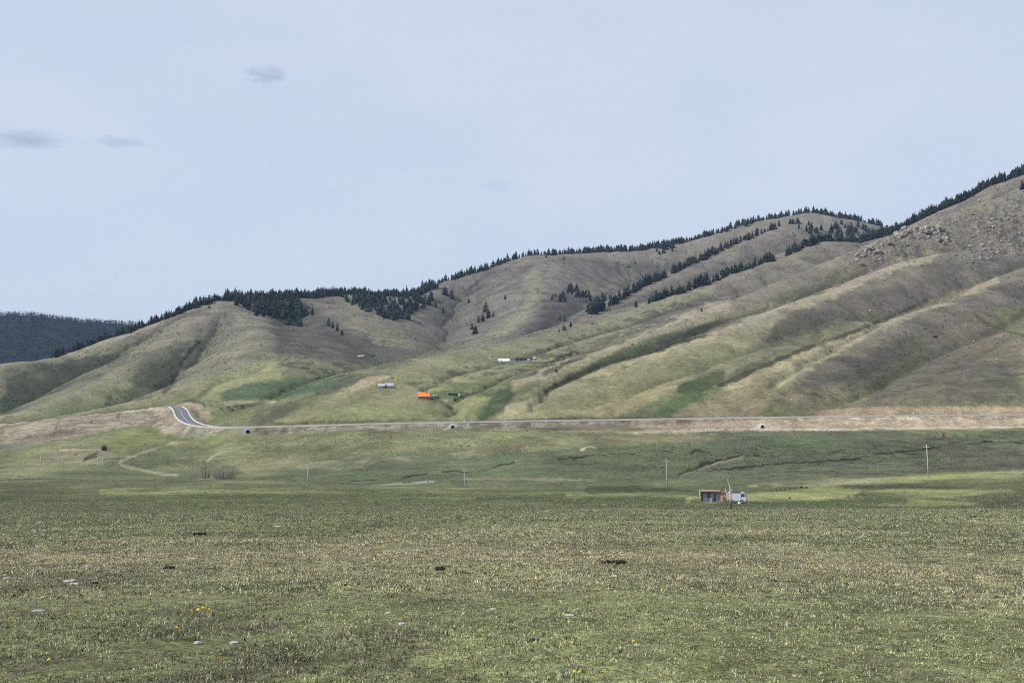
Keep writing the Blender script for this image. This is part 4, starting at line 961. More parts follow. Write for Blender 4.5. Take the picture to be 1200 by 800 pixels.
for z_ in (0.4, 0.9, 1.35): MB().box(-12*s, 12*s, -0.16, -0.11, z_, z_ + 0.18).build('rail', M_lgrey, t)
gable_house(421, 418.6, 3.0, 1.2, 1.0, 5, 'tiny far white hut, left of the pair in the purple bowl', M_white, M_lgrey, 'hut', 'hut', win=0)
gable_house(424.8, 418.3, 2.4, 1.2, 1.0, 5, 'tiny far white hut next to the left one in the purple bowl', M_white, M_lgrey, 'hut', 'hut', win=0)
gable_house(437, 418.2, 6, 1.6, 1.3, 6, 'far dark hut with a white door in the purple bowl', M_dgrey, M_dk, 'hut', 'hut', win=1)

# ------------------------------------------------------------------ cattle: one continuous body each
def cow_mesh(graze):
    me = bpy.data.meshes.new('cow'); 
    V = [(0,0,1.0),(0.55,0,1.02),(-0.6,0,1.05),(0.85,0,1.15 if not graze else 0.95),(1.15,0,1.35 if not graze else 0.5),(1.45,0,1.25 if not graze else 0.2),
         (0.5,0.2,0.75),(0.5,0.22,0.38),(0.52,0.22,0.0),(0.5,-0.2,0.75),(0.5,-0.22,0.38),(0.48,-0.22,0.0),
         (-0.62,0.2,0.8),(-0.7,0.22,0.42),(-0.64,0.22,0.0),(-0.62,-0.2,0.8),(-0.7,-0.22,0.42),(-0.6,-0.22,0.0),(-0.85,0,1.1),(-0.92,0,0.6)]
    E = [(0,1),(0,2),(1,3),(3,4),(4,5),(1,6),(6,7),(7,8),(1,9),(9,10),(10,11),(2,12),(12,13),(13,14),(2,15),(15,16),(16,17),(2,18),(18,19)]
    R = [.36,.33,.33,.2,.15,.09,.14,.07,.06,.14,.07,.06,.17,.08,.06,.17,.08,.06,.05,.03]
    me.from_pydata(V, E, []); o = bpy.data.objects.new('cow', me); COL.objects.link(o)
    md = o.modifiers.new('skin', 'SKIN')
    for k, r_ in enumerate(R): me.skin_vertices[0].data[k].radius = (r_, r_)
    me.skin_vertices[0].data[0].use_root = True
    o.modifiers.new('sub', 'SUBSURF').levels = 1
    dg = bpy.context.evaluated_depsgraph_get(); m2 = bpy.data.meshes.new_from_object(o.evaluated_get(dg))
    bpy.data.objects.remove(o); m2.materials.clear(); m2.materials.append(M_cow); m2.polygons.foreach_set('use_smooth', [True]*len(m2.polygons)); return m2
M_cow = mat('dark brown hide', (0.022, 0.014, 0.010), 0.8, 0.3, 2)
cows = [cow_mesh(True), cow_mesh(False)]
for k, (px, py, rz, lab) in enumerate(((259,480.2,0.3,'dark cow at the left end of the herd below the pale track'),(268,478.8,2.9,'dark cow grazing second from the left of the herd'),(272,481.4,0.2,'dark cow standing lowest of the herd on the green bench'),
        (276.5,477.6,0.4,'dark cow in the middle of the herd below the pale track'),(284,476.8,3.2,'dark cow at the right end of the herd below the pale track'),(533,470,0.5,'single dark cow on the slope below the low stock shelter'))):
    q = place(px, py); o = bpy.data.objects.new('cow', cows[k % 2]); COL.objects.link(o); o.location = q; o.rotation_euler = (0, 0, rz); o.scale = (1.15,)*3
    tag(o, lab, 'cow', 'cattle on the slopes')

# ------------------------------------------------------------------ leafless willow thickets
def twig_bush(px, py, w, h, label, m_, n, seed):
    q = place(px, py); s = q[1]/F; r = random.Random(seed)
    t = thing('willow_bush', q, label, 'bush', 'leafless willow bushes', face(q))
    W_, H_ = w*s/2, h*s
    st = MB(); tw = MB()
    for k in range(n):
        a = r.uniform(0, 6.28); rr_ = math.sqrt(r.random()) ; bx, by = W_*0.75*rr_*math.cos(a), W_*0.45*rr_*math.sin(a)
        top = H_*math.sqrt(max(0.1, 1 - (bx/W_)**2))*r.uniform(.4, 1.1)
        tip = (bx*1.3 + r.uniform(-.4,.4), by*1.2 + r.uniform(-.4,.4), top)
        mid = (bx*1.1, by*1.1, top*0.5)
        st.tube([(bx*0.8, by*0.8, -0.3), mid, tip], [0.07, 0.05, 0.02], 4, False)
        for j in range(7):
            f = r.uniform(.3, 1); c = [mid[i] + (tip[i]-mid[i])*(f*2-1) if f > .5 else mid[i]*f*2 for i in range(3)]
            d_ = (r.uniform(-.6,.6), r.uniform(-.5,.5), r.uniform(.3,1.1)); e_ = [c[i] + d_[i] for i in range(3)]
            wv = (r.uniform(-.05,.05), r.uniform(-.05,.05), .03)
            tw.add([c, [c[i]+wv[i] for i in range(3)], e_], [(0,1,2)])
            for _ in range(2):
                e2_ = [e_[i]*0.6 + c[i]*0.4 + r.uniform(-.35,.35) for i in range(3)]; tw.add([e_, [e_[i]+wv[i] for i in range(3)], e2_], [(0,1,2)])
    st.build('stem', m_, t); tw.build('twigs', m_, t)
M_w1 = mat('purple grey twig', (0.25, 0.20, 0.185), 0.9, 0.25, 1); M_w2 = mat('straw twig', (0.40, 0.34, 0.25), 0.9, 0.25, 1)
twig_bush(227, 559.5, 24, 11, 'straw coloured leafless willow at the left of the thicket', M_w2, 70, 1)
twig_bush(241, 560, 13, 21, 'tallest purple grey leafless willow in the middle of the thicket', M_w1, 30, 2)
twig_bush(263, 560.8, 36, 13, 'wide rounded purple grey willow at the right of the thicket', M_w1, 110, 3)
twig_bush(122.5, 527.5, 8, 6, 'dark twiggy bush at the end of the eroded scarp', mat('dark twig', (0.06, 0.05, 0.05), 0.9, 0.3, 1), 60, 4)
for k, (px, py, w, h, lab) in enumerate(((645,399.5,9,3,'reddish leafless bush at the left of the crest bushes above the farm'),(668,397,7,2.6,'reddish leafless bush at the right of the crest bushes above the farm'),(652,436,4,2,'dark bush beside the shrubby gully below the farm'),
        (675,384,9,6,'grey leafless birch bush below the wooded draw'),(686,378,6,5,'pale leafless birch bush at the foot of the wooded draw'))):
    twig_bush(px, py, w, h, lab, M_w1 if k < 2 else M_w2 if k > 2 else mat('dark twig', (0.06, 0.05, 0.05), 0.9, 0.3, 1), 45, 10 + k)
# ------------------------------------------------------------------ conifers
def tri_mesh(name, V, T, Cc, m, attr='leaf'):
    me = bpy.data.meshes.new(name); V = np.asarray(V, np.float32); T = np.asarray(T, np.int32)
    me.vertices.add(len(V)); me.vertices.foreach_set('co', V.ravel())
    me.loops.add(T.size); me.loops.foreach_set('vertex_index', T.ravel())
    me.polygons.add(len(T)); me.polygons.foreach_set('loop_start', np.arange(0, T.size, 3, dtype=np.int32)); me.polygons.foreach_set('loop_total', np.full(len(T), 3, np.int32))
    if Cc is not None:
        a = me.color_attributes.new(attr, 'FLOAT_COLOR', 'POINT'); a.data.foreach_set('color', np.concatenate([Cc, np.ones((len(Cc), 1))], 1).astype(np.float32).ravel())
    me.update(); me.materials.append(m); return me
def conifer(seed, wide=0.2, levels=12, nb=8, ragged=0.35):
    """crown of drooping needle sprays round a unit-high stem: vertices, triangles, leaf colours"""
    r = np.random.default_rng(seed); V, T, Cc = [], [], []
    lop = r.uniform(-0.25, 0.25, 2)
    for i in range(levels):
        f = i / (levels - 1); z = 0.10 + 0.86 * f
        rad = wide * (1 - f) ** 0.62 * (0.65 + 0.35 * min(1, f * 6 + 0.3)) + 0.012
        rad *= r.uniform(0.8, 1.15); a0 = r.uniform(0, 6.28)
        for k in range(nb if f < .8 else 5):
            if r.random() < 0.12: continue
            a = a0 + 6.283 * k / nb + r.uniform(-.25, .25); q = rad * r.uniform(1 - ragged, 1.15) * (1 + lop[0] * math.cos(a) + lop[1] * math.sin(a))
            c, s_ = math.cos(a), math.sin(a); zz = z + r.uniform(-.025, .025); dr = q * r.uniform(.15, .5)
            w = q * 0.42 + 0.008; b = len(V)
            V += [(0, 0, zz + 0.05), (c*q*.55 - s_*w, s_*q*.55 + c*w, zz - dr*.4), (c*q, s_*q, zz - dr), (c*q*.55 + s_*w, s_*q*.55 - c*w, zz - dr*.4), (c*q*.5, s_*q*.5, zz + .045)]
            T += [(b, b+1, b+4), (b+1, b+2, b+4), (b+2, b+3, b+4), (b+3, b, b+4), (b, b+3, b+1), (b+1, b+3, b+2)]
            v = r.uniform(0.75, 1.3); Cc += [np.array([0.052, 0.070, 0.055]) * v] * 5
    b = len(V); V += [(-.012, 0, .93), (.012, 0, .93), (0, .01, 1.0)]; T += [(b, b+1, b+2)]; Cc += [np.array([0.052, 0.070, 0.055])] * 3
    return np.array(V), np.array(T), np.array(Cc)
M_leaf = attr_mat('conifer needles', 'leaf', 0.9, obj_rand=0.38); M_trunk = mat('conifer bark', (0.06, 0.045, 0.035), 0.9, 0.2, 4)
VARS = [conifer(s, w, l, n, g) for s, w, l, n, g in ((1,.27,11,8,.3),(2,.31,10,8,.4),(3,.25,12,7,.3),(4,.34,9,9,.45),(5,.29,11,8,.5),(6,.22,12,7,.35),(7,.40,8,9,.5),(8,.36,9,8,.55),(9,.33,7,9,.5))]
LEAFME = [tri_mesh('crown', *v, M_leaf) for v in VARS]
TRUNKME = MB().tube([(0,0,-0.06),(0.004,0,0.3),(0,0,0.9)], [0.022,0.016,0.005], 6).mesh('trunk', M_trunk)
TREES = []       # (x, y, z, height, zone)
tr = random.Random(21)
def along(name, p0, p1, step, dy, h, zone, dens=1.0):
    pts = [p for p in [r for r in RIDGES if r[0] == name][0][4]]
    q = spline([P(*p) for p in pts], 8); px = CX + F * q[:, 0] / q[:, 1]
    x = p0
    while x < p1:
        x += step * tr.uniform(0.4, 1.6)
        if tr.random() > dens or vnoise(np.array(x / 9.0), np.array(len(name) * 3.7 + dy[0] * .1), 7) < -0.78: continue
        if tr.random() < .25: x -= step * .7
        X = np.interp(x, px, q[:, 0]); Y = np.interp(x, px, q[:, 1]) + tr.uniform(*dy)
        X = (x - CX) / F * Y
        TREES.append((X, Y, h * tr.uniform(0.55, 1.3), zone))
def inside(pts, x, y):
    r = False
    for (x0, y0), (x1, y1) in zip(pts, pts[1:] + pts[:1]):
        if (y0 > y) != (y1 > y) and x < (x1 - x0) * (y - y0) / (y1 - y0) + x0: r = not r
    return r
def block(pts, n, h, zone, ymin=0.0):
    """trees spread evenly over the slope seen inside an outline"""
    lo = [min(p[i] for p in pts) for i in (0, 1)]; hi = [max(p[i] for p in pts) for i in (0, 1)]; got = []
    for _ in range(n * 40):
        x, y = tr.uniform(lo[0], hi[0]), tr.uniform(lo[1], hi[1])
        if not inside(pts, x, y) or any(abs(x - a) < 1.6 and abs(y - b) < 1.0 for a, b in got): continue
        got.append((x, y)); q = hit(x, y); TREES.append((q[0], q[1], h * tr.uniform(.6, 1.25), zone))
        if len(got) >= n: break
def one(px, py, hp, zone):
    q = hit(px, py); TREES.append((q[0], q[1], hp * q[1] / F, zone))
# left hill: crest row, two woods
along('left', 60, 150, 2.4, (10, 40), 11, 'left_crest'); along('left', 150, 262, 1.9, (4, 24), 9.5, 'left_crest')
along('left', 215, 268, 2.6, (10, 40), 12, 'left_crest')
along('left', 262, 512, 1.9, (-10, 20), 13, 'wood_back'); along('left', 262, 505, 1.9, (5, 50), 16, 'wood_back'); along('left', 262, 505, 2.2, (-20, 10), 13, 'wood_back')
block([(268,353),(345,352),(352,358),(353,372),(343,376),(325,371),(300,368),(285,362)], 105, 14, 'wood_left')
for x, y, h in ((301,370,11),(309,371,11),(322,373,12),(331,374,13),(339,381,13),(346,377,13),(352,383,11),(358,370,13),(353,366,15),(346,362,14),(366,369,11)): one(x, y, h, 'wood_left')
block([(395,347),(500,347),(508,352),(498,362),(483,366),(480,374),(466,376),(450,372),(430,365),(412,358)], 150, 13.5, 'wood_right')
for x, y, h in ((478,375,14),(462,376,13),(446,370,14),(503,357,13),(505,352,12)): one(x, y, h, 'wood_right')
# scattered
for x, y, h in ((385,382,11),(390,385,10),(395,387,9),(401,392,7)): one(x, y, h, 'gully_four')
SC = ((521,345,11,'large conifer, left of the two on the slope below the far crest'),(529,350,12,'large conifer, right of the two on the slope below the far crest'),
      (510,360,8,'small lone conifer just right of the right hand wood'),(519,367,9,'lone conifer well below the two large ones'),(487,361,8,'small lone conifer at the right foot of the left wood'),
      (549.5,355,7,'small conifer standing alone above the draw of conifers'),(592,351,7,'lone conifer high on the left side of the far spur'),
      (569,365,15,'tall dark conifer at the top of the draw between the far slopes'),(572,373,12,'leaning broad conifer in the middle of the draw'),(566,377,11,'conifer in the draw, left of the broad one'),
      (578,371,8,'small conifer at the right edge of the draw'),(560.5,378,10,'conifer at the left side of the draw'),(553,386,9,'low conifer, left of the pair at the foot of the draw'),(557,391,12,'low conifer, right of the pair at the foot of the draw'),
      (640,302,5,'small conifer just under the far skyline'),(660.5,304,4,'tiny lone conifer under the far skyline'),(737,313,4,'tiny lone conifer high on the far slope'),(744,309,4,'tiny conifer right of the other on the far slope'),
      (245,361,4,'tiny dark bush like conifer on the left hill top'),(656,375,8,'left of two conifers in the shallow hollow'),(661.5,377,10,'right of two conifers in the shallow hollow'),
      (661,387,9,'round conifer above the reddish bushes'),(669,383,7,'small conifer beside the round one above the reddish bushes'),(655,389,5,'lowest small conifer above the reddish bushes'),
      (745.5,360,9,'lone conifer at the lower end of the homestead crest row'),(822,365,5,'small dark conifer on the near grassy rib'),(1198,222,12,'dark conifer at the right edge of the picture below the skyline'))
for x, y, h, lab in SC: one(x, y, h, lab)
# clumps and rows in the middle
block([(643,350),(652,344),(664,347),(663,354),(650,355)], 12, 11, 'clump'); block([(661,338),(672,337),(688,344),(697,352),(690,356),(676,349),(664,344)], 26, 11.5, 'clump2')
block([(687,362),(698,352),(706,348),(712,352),(700,362),(690,370)], 16, 13, 'mid_row')
along('mid', 692, 790, 2.2, (0, 22), 14.5, 'mid_row'); along('mid', 786, 815, 3.5, (0, 20), 15, 'mid_row'); along('mid', 815, 850, 2.2, (0, 25), 13.5, 'mid_row'); along('mid', 850, 930, 2.6, (-3, 22), 13.5, 'mid_row', .85)
along('homestead', 758, 806, 2.3, (4, 26), 12.5, 'rib_row'); along('homestead', 812, 826, 2, (0, 25), 15.5, 'rib_row'); along('homestead', 828, 880, 3.0, (2, 20), 12, 'rib_row', .8)
along('homestead', 880, 910, 2.4, (4, 24), 15, 'rib_row'); along('homestead', 908, 1012, 1.9, (4, 40), 15.5, 'rib_row')
block([(930,258),(945,262),(958,266),(952,271),(940,268)], 5, 14, 'far_crest'); 
for x, y, h in ((936,268,8),(945,271,9),(949,274,12),(957,273,9),(962,270,8)): one(x, y, h, 'far_crest')
# skyline rows
along('far', 493, 760, 2.3, (-12, 14), 14, 'far_crest'); along('far', 755, 880, 2.2, (-14, 14), 15, 'far_crest'); along('far', 875, 1030, 2.2, (-14, 14), 15, 'far_crest')
along('far', 700, 800, 2.5, (-22, 10), 15, 'far_crest'); along('far', 950, 1030, 2.0, (-60, 10), 16, 'far_crest')
block([(757,292),(790,290),(792,296),(770,299)], 10, 13, 'far_crest')
block([(985,262),(1020,268),(1040,274),(1010,284),(985,282),(970,274)], 46, 15, 'saddle')
along('right_sky', 990, 1225, 1.3, (-5, 12), 15, 'right_crest'); along('right_sky', 1000, 1225, 1.5, (-12, 6), 13, 'right_crest'); along('right_sky', 985, 1110, 1.3, (0, 30), 19, 'right_crest')
ZONES = {'left_crest': 'dark conifer in the row behind the crest of the left hill', 'wood_back': 'dark conifer along the wooded top between the left hill and the far crest',
 'wood_left': 'dark conifer in the left of the two woods on the left hill', 'wood_right': 'dark conifer in the right of the two woods on the left hill', 'gully_four': 'dark conifer of the four lined up in the gully below the woods',
 'clump': 'dark conifer in the small round clump left of the wooded draw', 'clump2': 'dark conifer in the slanting clump at the head of the wooded draw', 'mid_row': 'dark conifer in the slanting row along the middle ridge',
 'rib_row': 'dark conifer in the row behind the nearer grassy rib', 'far_crest': 'small conifer in the row along the far skyline', 'saddle': 'conifer in the saddle below the right skyline', 'right_crest': 'dark conifer in the dense row along the right skyline'}
GROUPS = {k: 'conifers ' + v.split('conifer ', 1)[1] for k, v in ZONES.items()}
TX = np.array([t[0] for t in TREES]); TY = np.array([t[1] for t in TREES]); TZ = hgrid(TX, TY)
px_h = np.array([t[2] for t in TREES]) * F / TY
single = np.array([t[3] not in ZONES for t in TREES])
inframe = (CX + F * TX / TY < 1203) & (CX + F * TX / TY > -3)
# how much of each tree stands clear of the ground in front of it
def clear(i):
    Yq = np.linspace(TY[i] - 160, TY[i] - 5, 60); k = TX[i] / TY[i]
    e = ((hgrid(k * Yq, Yq) - EYE) / Yq).max(); top = (TZ[i] + TREES[i][2] - EYE) / TY[i]; bot = (TZ[i] - EYE) / TY[i]
    return float(np.clip((top - max(e, bot)) * F, 0, 99))
seen = np.array([clear(i) for i in range(len(TREES))])
score = np.where(single, 1e3, seen) * inframe
own = np.zeros(len(TREES), bool); own[np.argsort(-score)[:285]] = True
own &= (seen > 2) | single
FV, FT, FC = [], [], []; kb = 0
for i, (x, y, h, zone) in enumerate(TREES):
    v = tr.randrange(len(VARS)); rz = tr.uniform(0, 6.28); wx = tr.uniform(.95, 1.45)
    z = TZ[i] - 0.02 * h
    if own[i]:
        lab = ZONES.get(zone, zone)
        t = thing('conifer_tree', (x, y, z), lab, 'conifer', GROUPS.get(zone, 'scattered conifers on the slopes'), rz)
        t.scale = (h * wx, h * wx, h)
        c = bpy.data.objects.new('crown', LEAFME[v]); COL.objects.link(c); c.parent = t
        k = bpy.data.objects.new('trunk', TRUNKME); COL.objects.link(k); k.parent = t
    else:
        V, T, Cc = VARS[v]; c, s_ = math.cos(rz) * h * wx, math.sin(rz) * h * wx
        FV.append(np.stack([V[:, 0]*c - V[:, 1]*s_ + x, V[:, 0]*s_ + V[:, 1]*c + y, V[:, 2]*h + z], 1)); FT.append(T + kb); FC.append(Cc * tr.uniform(.75, 1.25)); kb += len(V)
# the wooded hill far to the left
simple = [conifer(40 + s, .30, 4, 4, .4) for s in range(3)]
ty = np.random.default_rng(4).uniform(2700, 3900, 9000); tpx = np.random.default_rng(5).uniform(-70, 265, 9000); tx = (tpx - CX) / F * ty; tz = hgrid(tx, ty)
_wi = np.interp(np.hypot(tx, ty), RR, _LI).astype(int); _wj = np.interp(np.arctan2(tx, ty), TH, _TI).astype(int)
_run = np.maximum.accumulate(ELEV, axis=0)
gap = (fbm(tx / 60, ty / 60, 91, 3) > 0.5) | (ELEV[_wi, _wj] < _run[_wi, _wj] - 0.0022)
for i in range(len(tx)):
    if gap[i]: continue
    V, T, Cc = simple[i % 3]; h = tr.uniform(12, 19); w_ = tr.uniform(1.1, 1.5); a = tr.uniform(0, 6.28); c, s_ = math.cos(a)*h*w_, math.sin(a)*h*w_
    FV.append(np.stack([V[:, 0]*c - V[:, 1]*s_ + tx[i], V[:, 0]*s_ + V[:, 1]*c + ty[i], V[:, 2]*h + tz[i] - .3], 1)); FT.append(T + kb); FC.append(Cc * np.array([.55, .66, .80]) * tr.uniform(.6, 1.3)); kb += len(V)  # needles darkened and tinted blue to paint in distance haze
fo = bpy.data.objects.new('conifer_forest', tri_mesh('conifer_forest', np.concatenate(FV), np.concatenate(FT), np.concatenate(FC), M_leaf)); COL.objects.link(fo)
tag(fo, 'dark far off conifer wood on the hill at the far left and behind the crests', 'forest', None, 'stuff')
print('trees', len(TREES), 'own', int(own.sum()))

# ------------------------------------------------------------------ rocks
M_rock = mat('grey lichen rock', (0.25, 0.225, 0.205), 0.95, 0.5, 0.8, obj_rand=0.2)
rk = random.Random(33); ROCKME = [MB().lump((0,0,0.25), (1, .8, .7), random.Random(50+k), 7, 5, .32, .4).mesh('boulder', M_rock) for k in range(6)]
M_prock = mat('pale rock', (0.60, 0.58, 0.55), 0.9, 0.12, 0.8)
PALEME = [MB().lump((0,0,0.25), (1, .8, .7), random.Random(70+k), 7, 5, .3, .4).mesh('boulder', M_prock) for k in range(2)]
def boulder(px, py, w, lab, group):
    q = hit(px, py); s = q[1]/F
    o = bpy.data.objects.new('boulder', rk.choice(PALEME if 'white' in lab else ROCKME)); COL.objects.link(o); o.location = q; o.rotation_euler = (rk.uniform(-.3,.3), rk.uniform(-.3,.3), rk.uniform(0,6.28))
    k = w*s*0.5; o.scale = (k*rk.uniform(.8,1.3), k*rk.uniform(.7,1.1), k*rk.uniform(.8,1.7)); tag(o, lab, 'boulder', group)
crag = [(1012,300),(1020,296),(1030,291),(1040,284),(1048,280),(1056,277),(1066,275),(1075,273),(1084,272),(1092,271),(1100,274),(1108,280)]
for k in range(95):
    a = rk.choice(crag); boulder(a[0] + rk.gauss(0, 5.5), a[1] + rk.gauss(0, 5), rk.choice((2.6,3.6,4.8,6.5,9.5)), 'grey boulder in the rocky crag on the right hand hill', 'boulders of the rocky crag')
for k in range(14): boulder(1104 + rk.uniform(0, 18), 262 + rk.gauss(0, 3) - rk.uniform(0, 6), rk.uniform(1.5, 3), 'grey boulder in the small outcrop above the rocky crag', 'boulders of the small outcrop')
for x, y, w in ((1163,266,3.2),(1160,270,2.6),(1164,271,2.2),(1161,274,2.4),(1156,274,2)): boulder(x, y, w, 'pale boulder of the little tower on the right hand slope', 'boulders of the little tower')
for x, y, w in ((1086,258.5,4),(1097,252.5,4.5),(1090,257,3),(1128,246,3)): boulder(x, y, w, 'pale crag block on the edge of the right skyline hill', 'crag blocks on the skyline edge')
for x, y, w in ((931,350.5,2.6),(935,349,2.2),(928,352,1.8),(946,332,1.8),(952,329,1.5),(960,327,1.8),(966,324,1.6),(975,321,1.8),(968,356,2.4),(973,360,2.2),(1000,355,2.0),(985,352,2.0),(1003,352,1.6)):
    boulder(x, y, w, 'small pale boulder scattered on the grassy ribs of the right hill', 'scattered boulders on the ribs')
boulder(1019.5, 364, 3.2, 'white block lying alone on the grey hillside', None)
for x, y in ((1095,422),(1141,400),(1155,472),(940,464),(928,468),(1168,421),(1130,444)): boulder(x, y, 1.8, 'small white stone on the grey face of the right hill', 'white stones on the right face')
SV = []; sc = MB()
for k in range(420):
    x = rk.uniform(1128, 1204); y = rk.uniform(225, 305)
    if y > 262 + (1200 - x) * 0.45 + 32 or y < 283 - (x - 1128) * 0.75 and rk.random() < .8: continue
    q = hit(x, y); s = q[1]/F; r_ = rk.choice((.5,.7,.9,1.3,2.0))*s
    sc.lump((q[0], q[1], q[2] + r_*.2), (r_*1.2, r_, r_*.9), rk, 6, 4, .3, .3)
for k in range(160):
    x = rk.uniform(1125, 1200); y = 294 + rk.gauss(0, 7) - (x - 1125)*.05; q = hit(x, y); s = q[1]/F; r_ = rk.uniform(.3, .9)*s
    sc.lump((q[0], q[1], q[2] + r_*.2), (r_*1.2, r_, r_*.9), rk, 6, 4, .3, .3)
so = sc.build('scree', M_rock); tag(so, 'grey scree of loose rocks on the upper right hillside', 'scree', None, 'stuff')
# ------------------------------------------------------------------ turf near the viewer
gr = np.random.default_rng(77)
def spread(r0, r1, dens, thmax):
    n = int(dens * thmax * (r1 * r1 - r0 * r0))
    r = np.sqrt(gr.uniform(r0 * r0, r1 * r1, n)); th = gr.uniform(-thmax, thmax, n)
    return r * np.sin(th), r * np.cos(th)
GV, GT, GC = [], [], []; gb = 0
def tufts(x, y, nbl, hgt, wid, sprd):
    """clumps of bent blades: every blade is a tapering two-piece strip"""
    global gb
    k_ = fbm(x / 0.55, y / 0.8, 96, 2) + 0.4 * fbm(x / 2.5, y / 3.5, 97, 2) > -0.70; x, y = x[k_], y[k_]
    n = len(x); z = hgrid(x, y); col = pasture(x, y)
    c1 = fbm(x / 1.4, y / 1.4, 95, 2); dry_ = gr.random(n) < 0.22 + 0.26 * (col[:, 0] > col[:, 1] * 1.02)
    N_ = n * nbl
    bx = np.repeat(x, nbl) + gr.normal(0, sprd, N_); by = np.repeat(y, nbl) + gr.normal(0, sprd, N_); bz = np.repeat(z, nbl) - 0.008
    a = gr.uniform(0, 6.283, N_); lean = gr.uniform(0.15, 1.15, N_); h = np.repeat(hgt * gr.uniform(.5, 1.3, n) * (1 + 0.4 * c1), nbl) * gr.uniform(.5, 1.2, N_)
    w = wid * gr.uniform(.6, 1.3, N_); fa = gr.uniform(0, 6.283, N_)
    ox, oy = np.cos(a) * lean * h, np.sin(a) * lean * h; wx, wy = np.cos(fa) * w, np.sin(fa) * w
    z1 = h * 0.62; z2 = h * np.clip(1.05 - 0.45 * lean, .3, 1.1)
    Vv = np.stack([np.stack([bx - wx, by - wy, bz], 1), np.stack([bx + wx, by + wy, bz], 1), np.stack([bx + ox * .4 - wx * .8, by + oy * .4 - wy * .8, bz + z1], 1),
                   np.stack([bx + ox * .4 + wx * .8, by + oy * .4 + wy * .8, bz + z1], 1), np.stack([bx + ox, by + oy, bz + z2], 1)], 1).reshape(-1, 3)
    b = gb + 5 * np.arange(N_)[:, None]
    Tt = np.concatenate([b + [0, 1, 3], b + [0, 3, 2], b + [2, 3, 4]], 0)
    base = col[:, :] * 2.2 * gr.uniform(.45, 1.5, (n, 1))
    base = np.where(dry_[:, None], A(168, 156, 126) * 1.5 * gr.uniform(.6, 1.25, (n, 1)), base)
    brown = gr.random(n) < 0.16; base = np.where(brown[:, None], A(84, 80, 60) * 1.2 * gr.uniform(.5, 1.2, (n, 1)), base)
    grey = gr.random(n) < 0.22; base = np.where(grey[:, None], A(112, 116, 100) * 1.6 * gr.uniform(.6, 1.2, (n, 1)), base)
    cc = np.repeat(base, nbl, 0) * gr.uniform(.75, 1.25, (N_, 1))
    GV.append(Vv.astype(np.float32)); GT.append(Tt.astype(np.int32)); GC.append(np.repeat(cc, 5, 0).astype(np.float32)); gb += 5 * N_
TH_ = 0.50
tufts(*spread(5.2, 13, 270, TH_), 8, 0.030, 0.0032, 0.026)
tufts(*spread(13, 26, 150, TH_), 7, 0.038, 0.0052, 0.040)
tufts(*spread(26, 52, 40, TH_), 6, 0.055, 0.009, 0.060)
tufts(*spread(52, 88, 13, TH_), 6, 0.075, 0.015, 0.11)
tufts(*spread(88, 150, 3.0, TH_), 6, 0.09, 0.022, 0.17)
tufts(*spread(150, 330, 0.55, TH_), 6, 0.11, 0.04, 0.28)
go = bpy.data.objects.new('grass', tri_mesh('grass', np.concatenate(GV), np.concatenate(GT), np.concatenate(GC), attr_mat('grass blade', 'leaf', 0.8))); COL.objects.link(go)
tag(go, 'short grazed steppe grass, green and straw, all over the near pasture', 'grass', None, 'stuff')
print('grass tris', sum(len(t) for t in GT))

# dung, stones, dandelions on the pasture
M_dung = mat('dark dry dung', (0.022, 0.017, 0.012), 0.9, 0.35, 12); M_stone = mat('white limestone', (0.38, 0.365, 0.335), 0.85, 0.14, 7)
nr = random.Random(91)
for px, py, w, h, n, lab in ((719,660.5,27,6,5,'largest dark dung heap, a row of lumps in the middle of the pasture'),(233,627,15,4.5,3,'flat dark dung pat on the left, farther out than the other'),(197,667.5,9,6,2,'small pointed dark dung lump on the left of the dry belt'),
        (110,683.5,7,3,2,'small dark dung lump beside the pair of white stones'),(624,750.5,14,3.5,3,'flat dark dung pat low in the middle of the pasture'),(515,668,4,7,1,'small upright dark clod in the dry belt'),(1140,606,5,3,1,'tiny dark clod far out at the right of the pasture')):
    q = hit(px, py); s = q[1]/F; mb = MB()
    for k in range(n*2):
        a = (k/(max(n*2 - 1, 1)) - .5); r_ = h*s*.5*nr.uniform(.7, 1.15)
        mb.lump((a*w*s*.85, nr.uniform(-.3, .3)*w*s*.3, r_*.5), (r_*nr.uniform(.9, 1.5), r_*1.1, r_), nr, 8, 5, .22, .4)
    o = mb.build('dung', M_dung, None, True); o.location = q; o.rotation_euler[2] = face(q); tag(o, lab, 'dung', 'dung on the pasture')
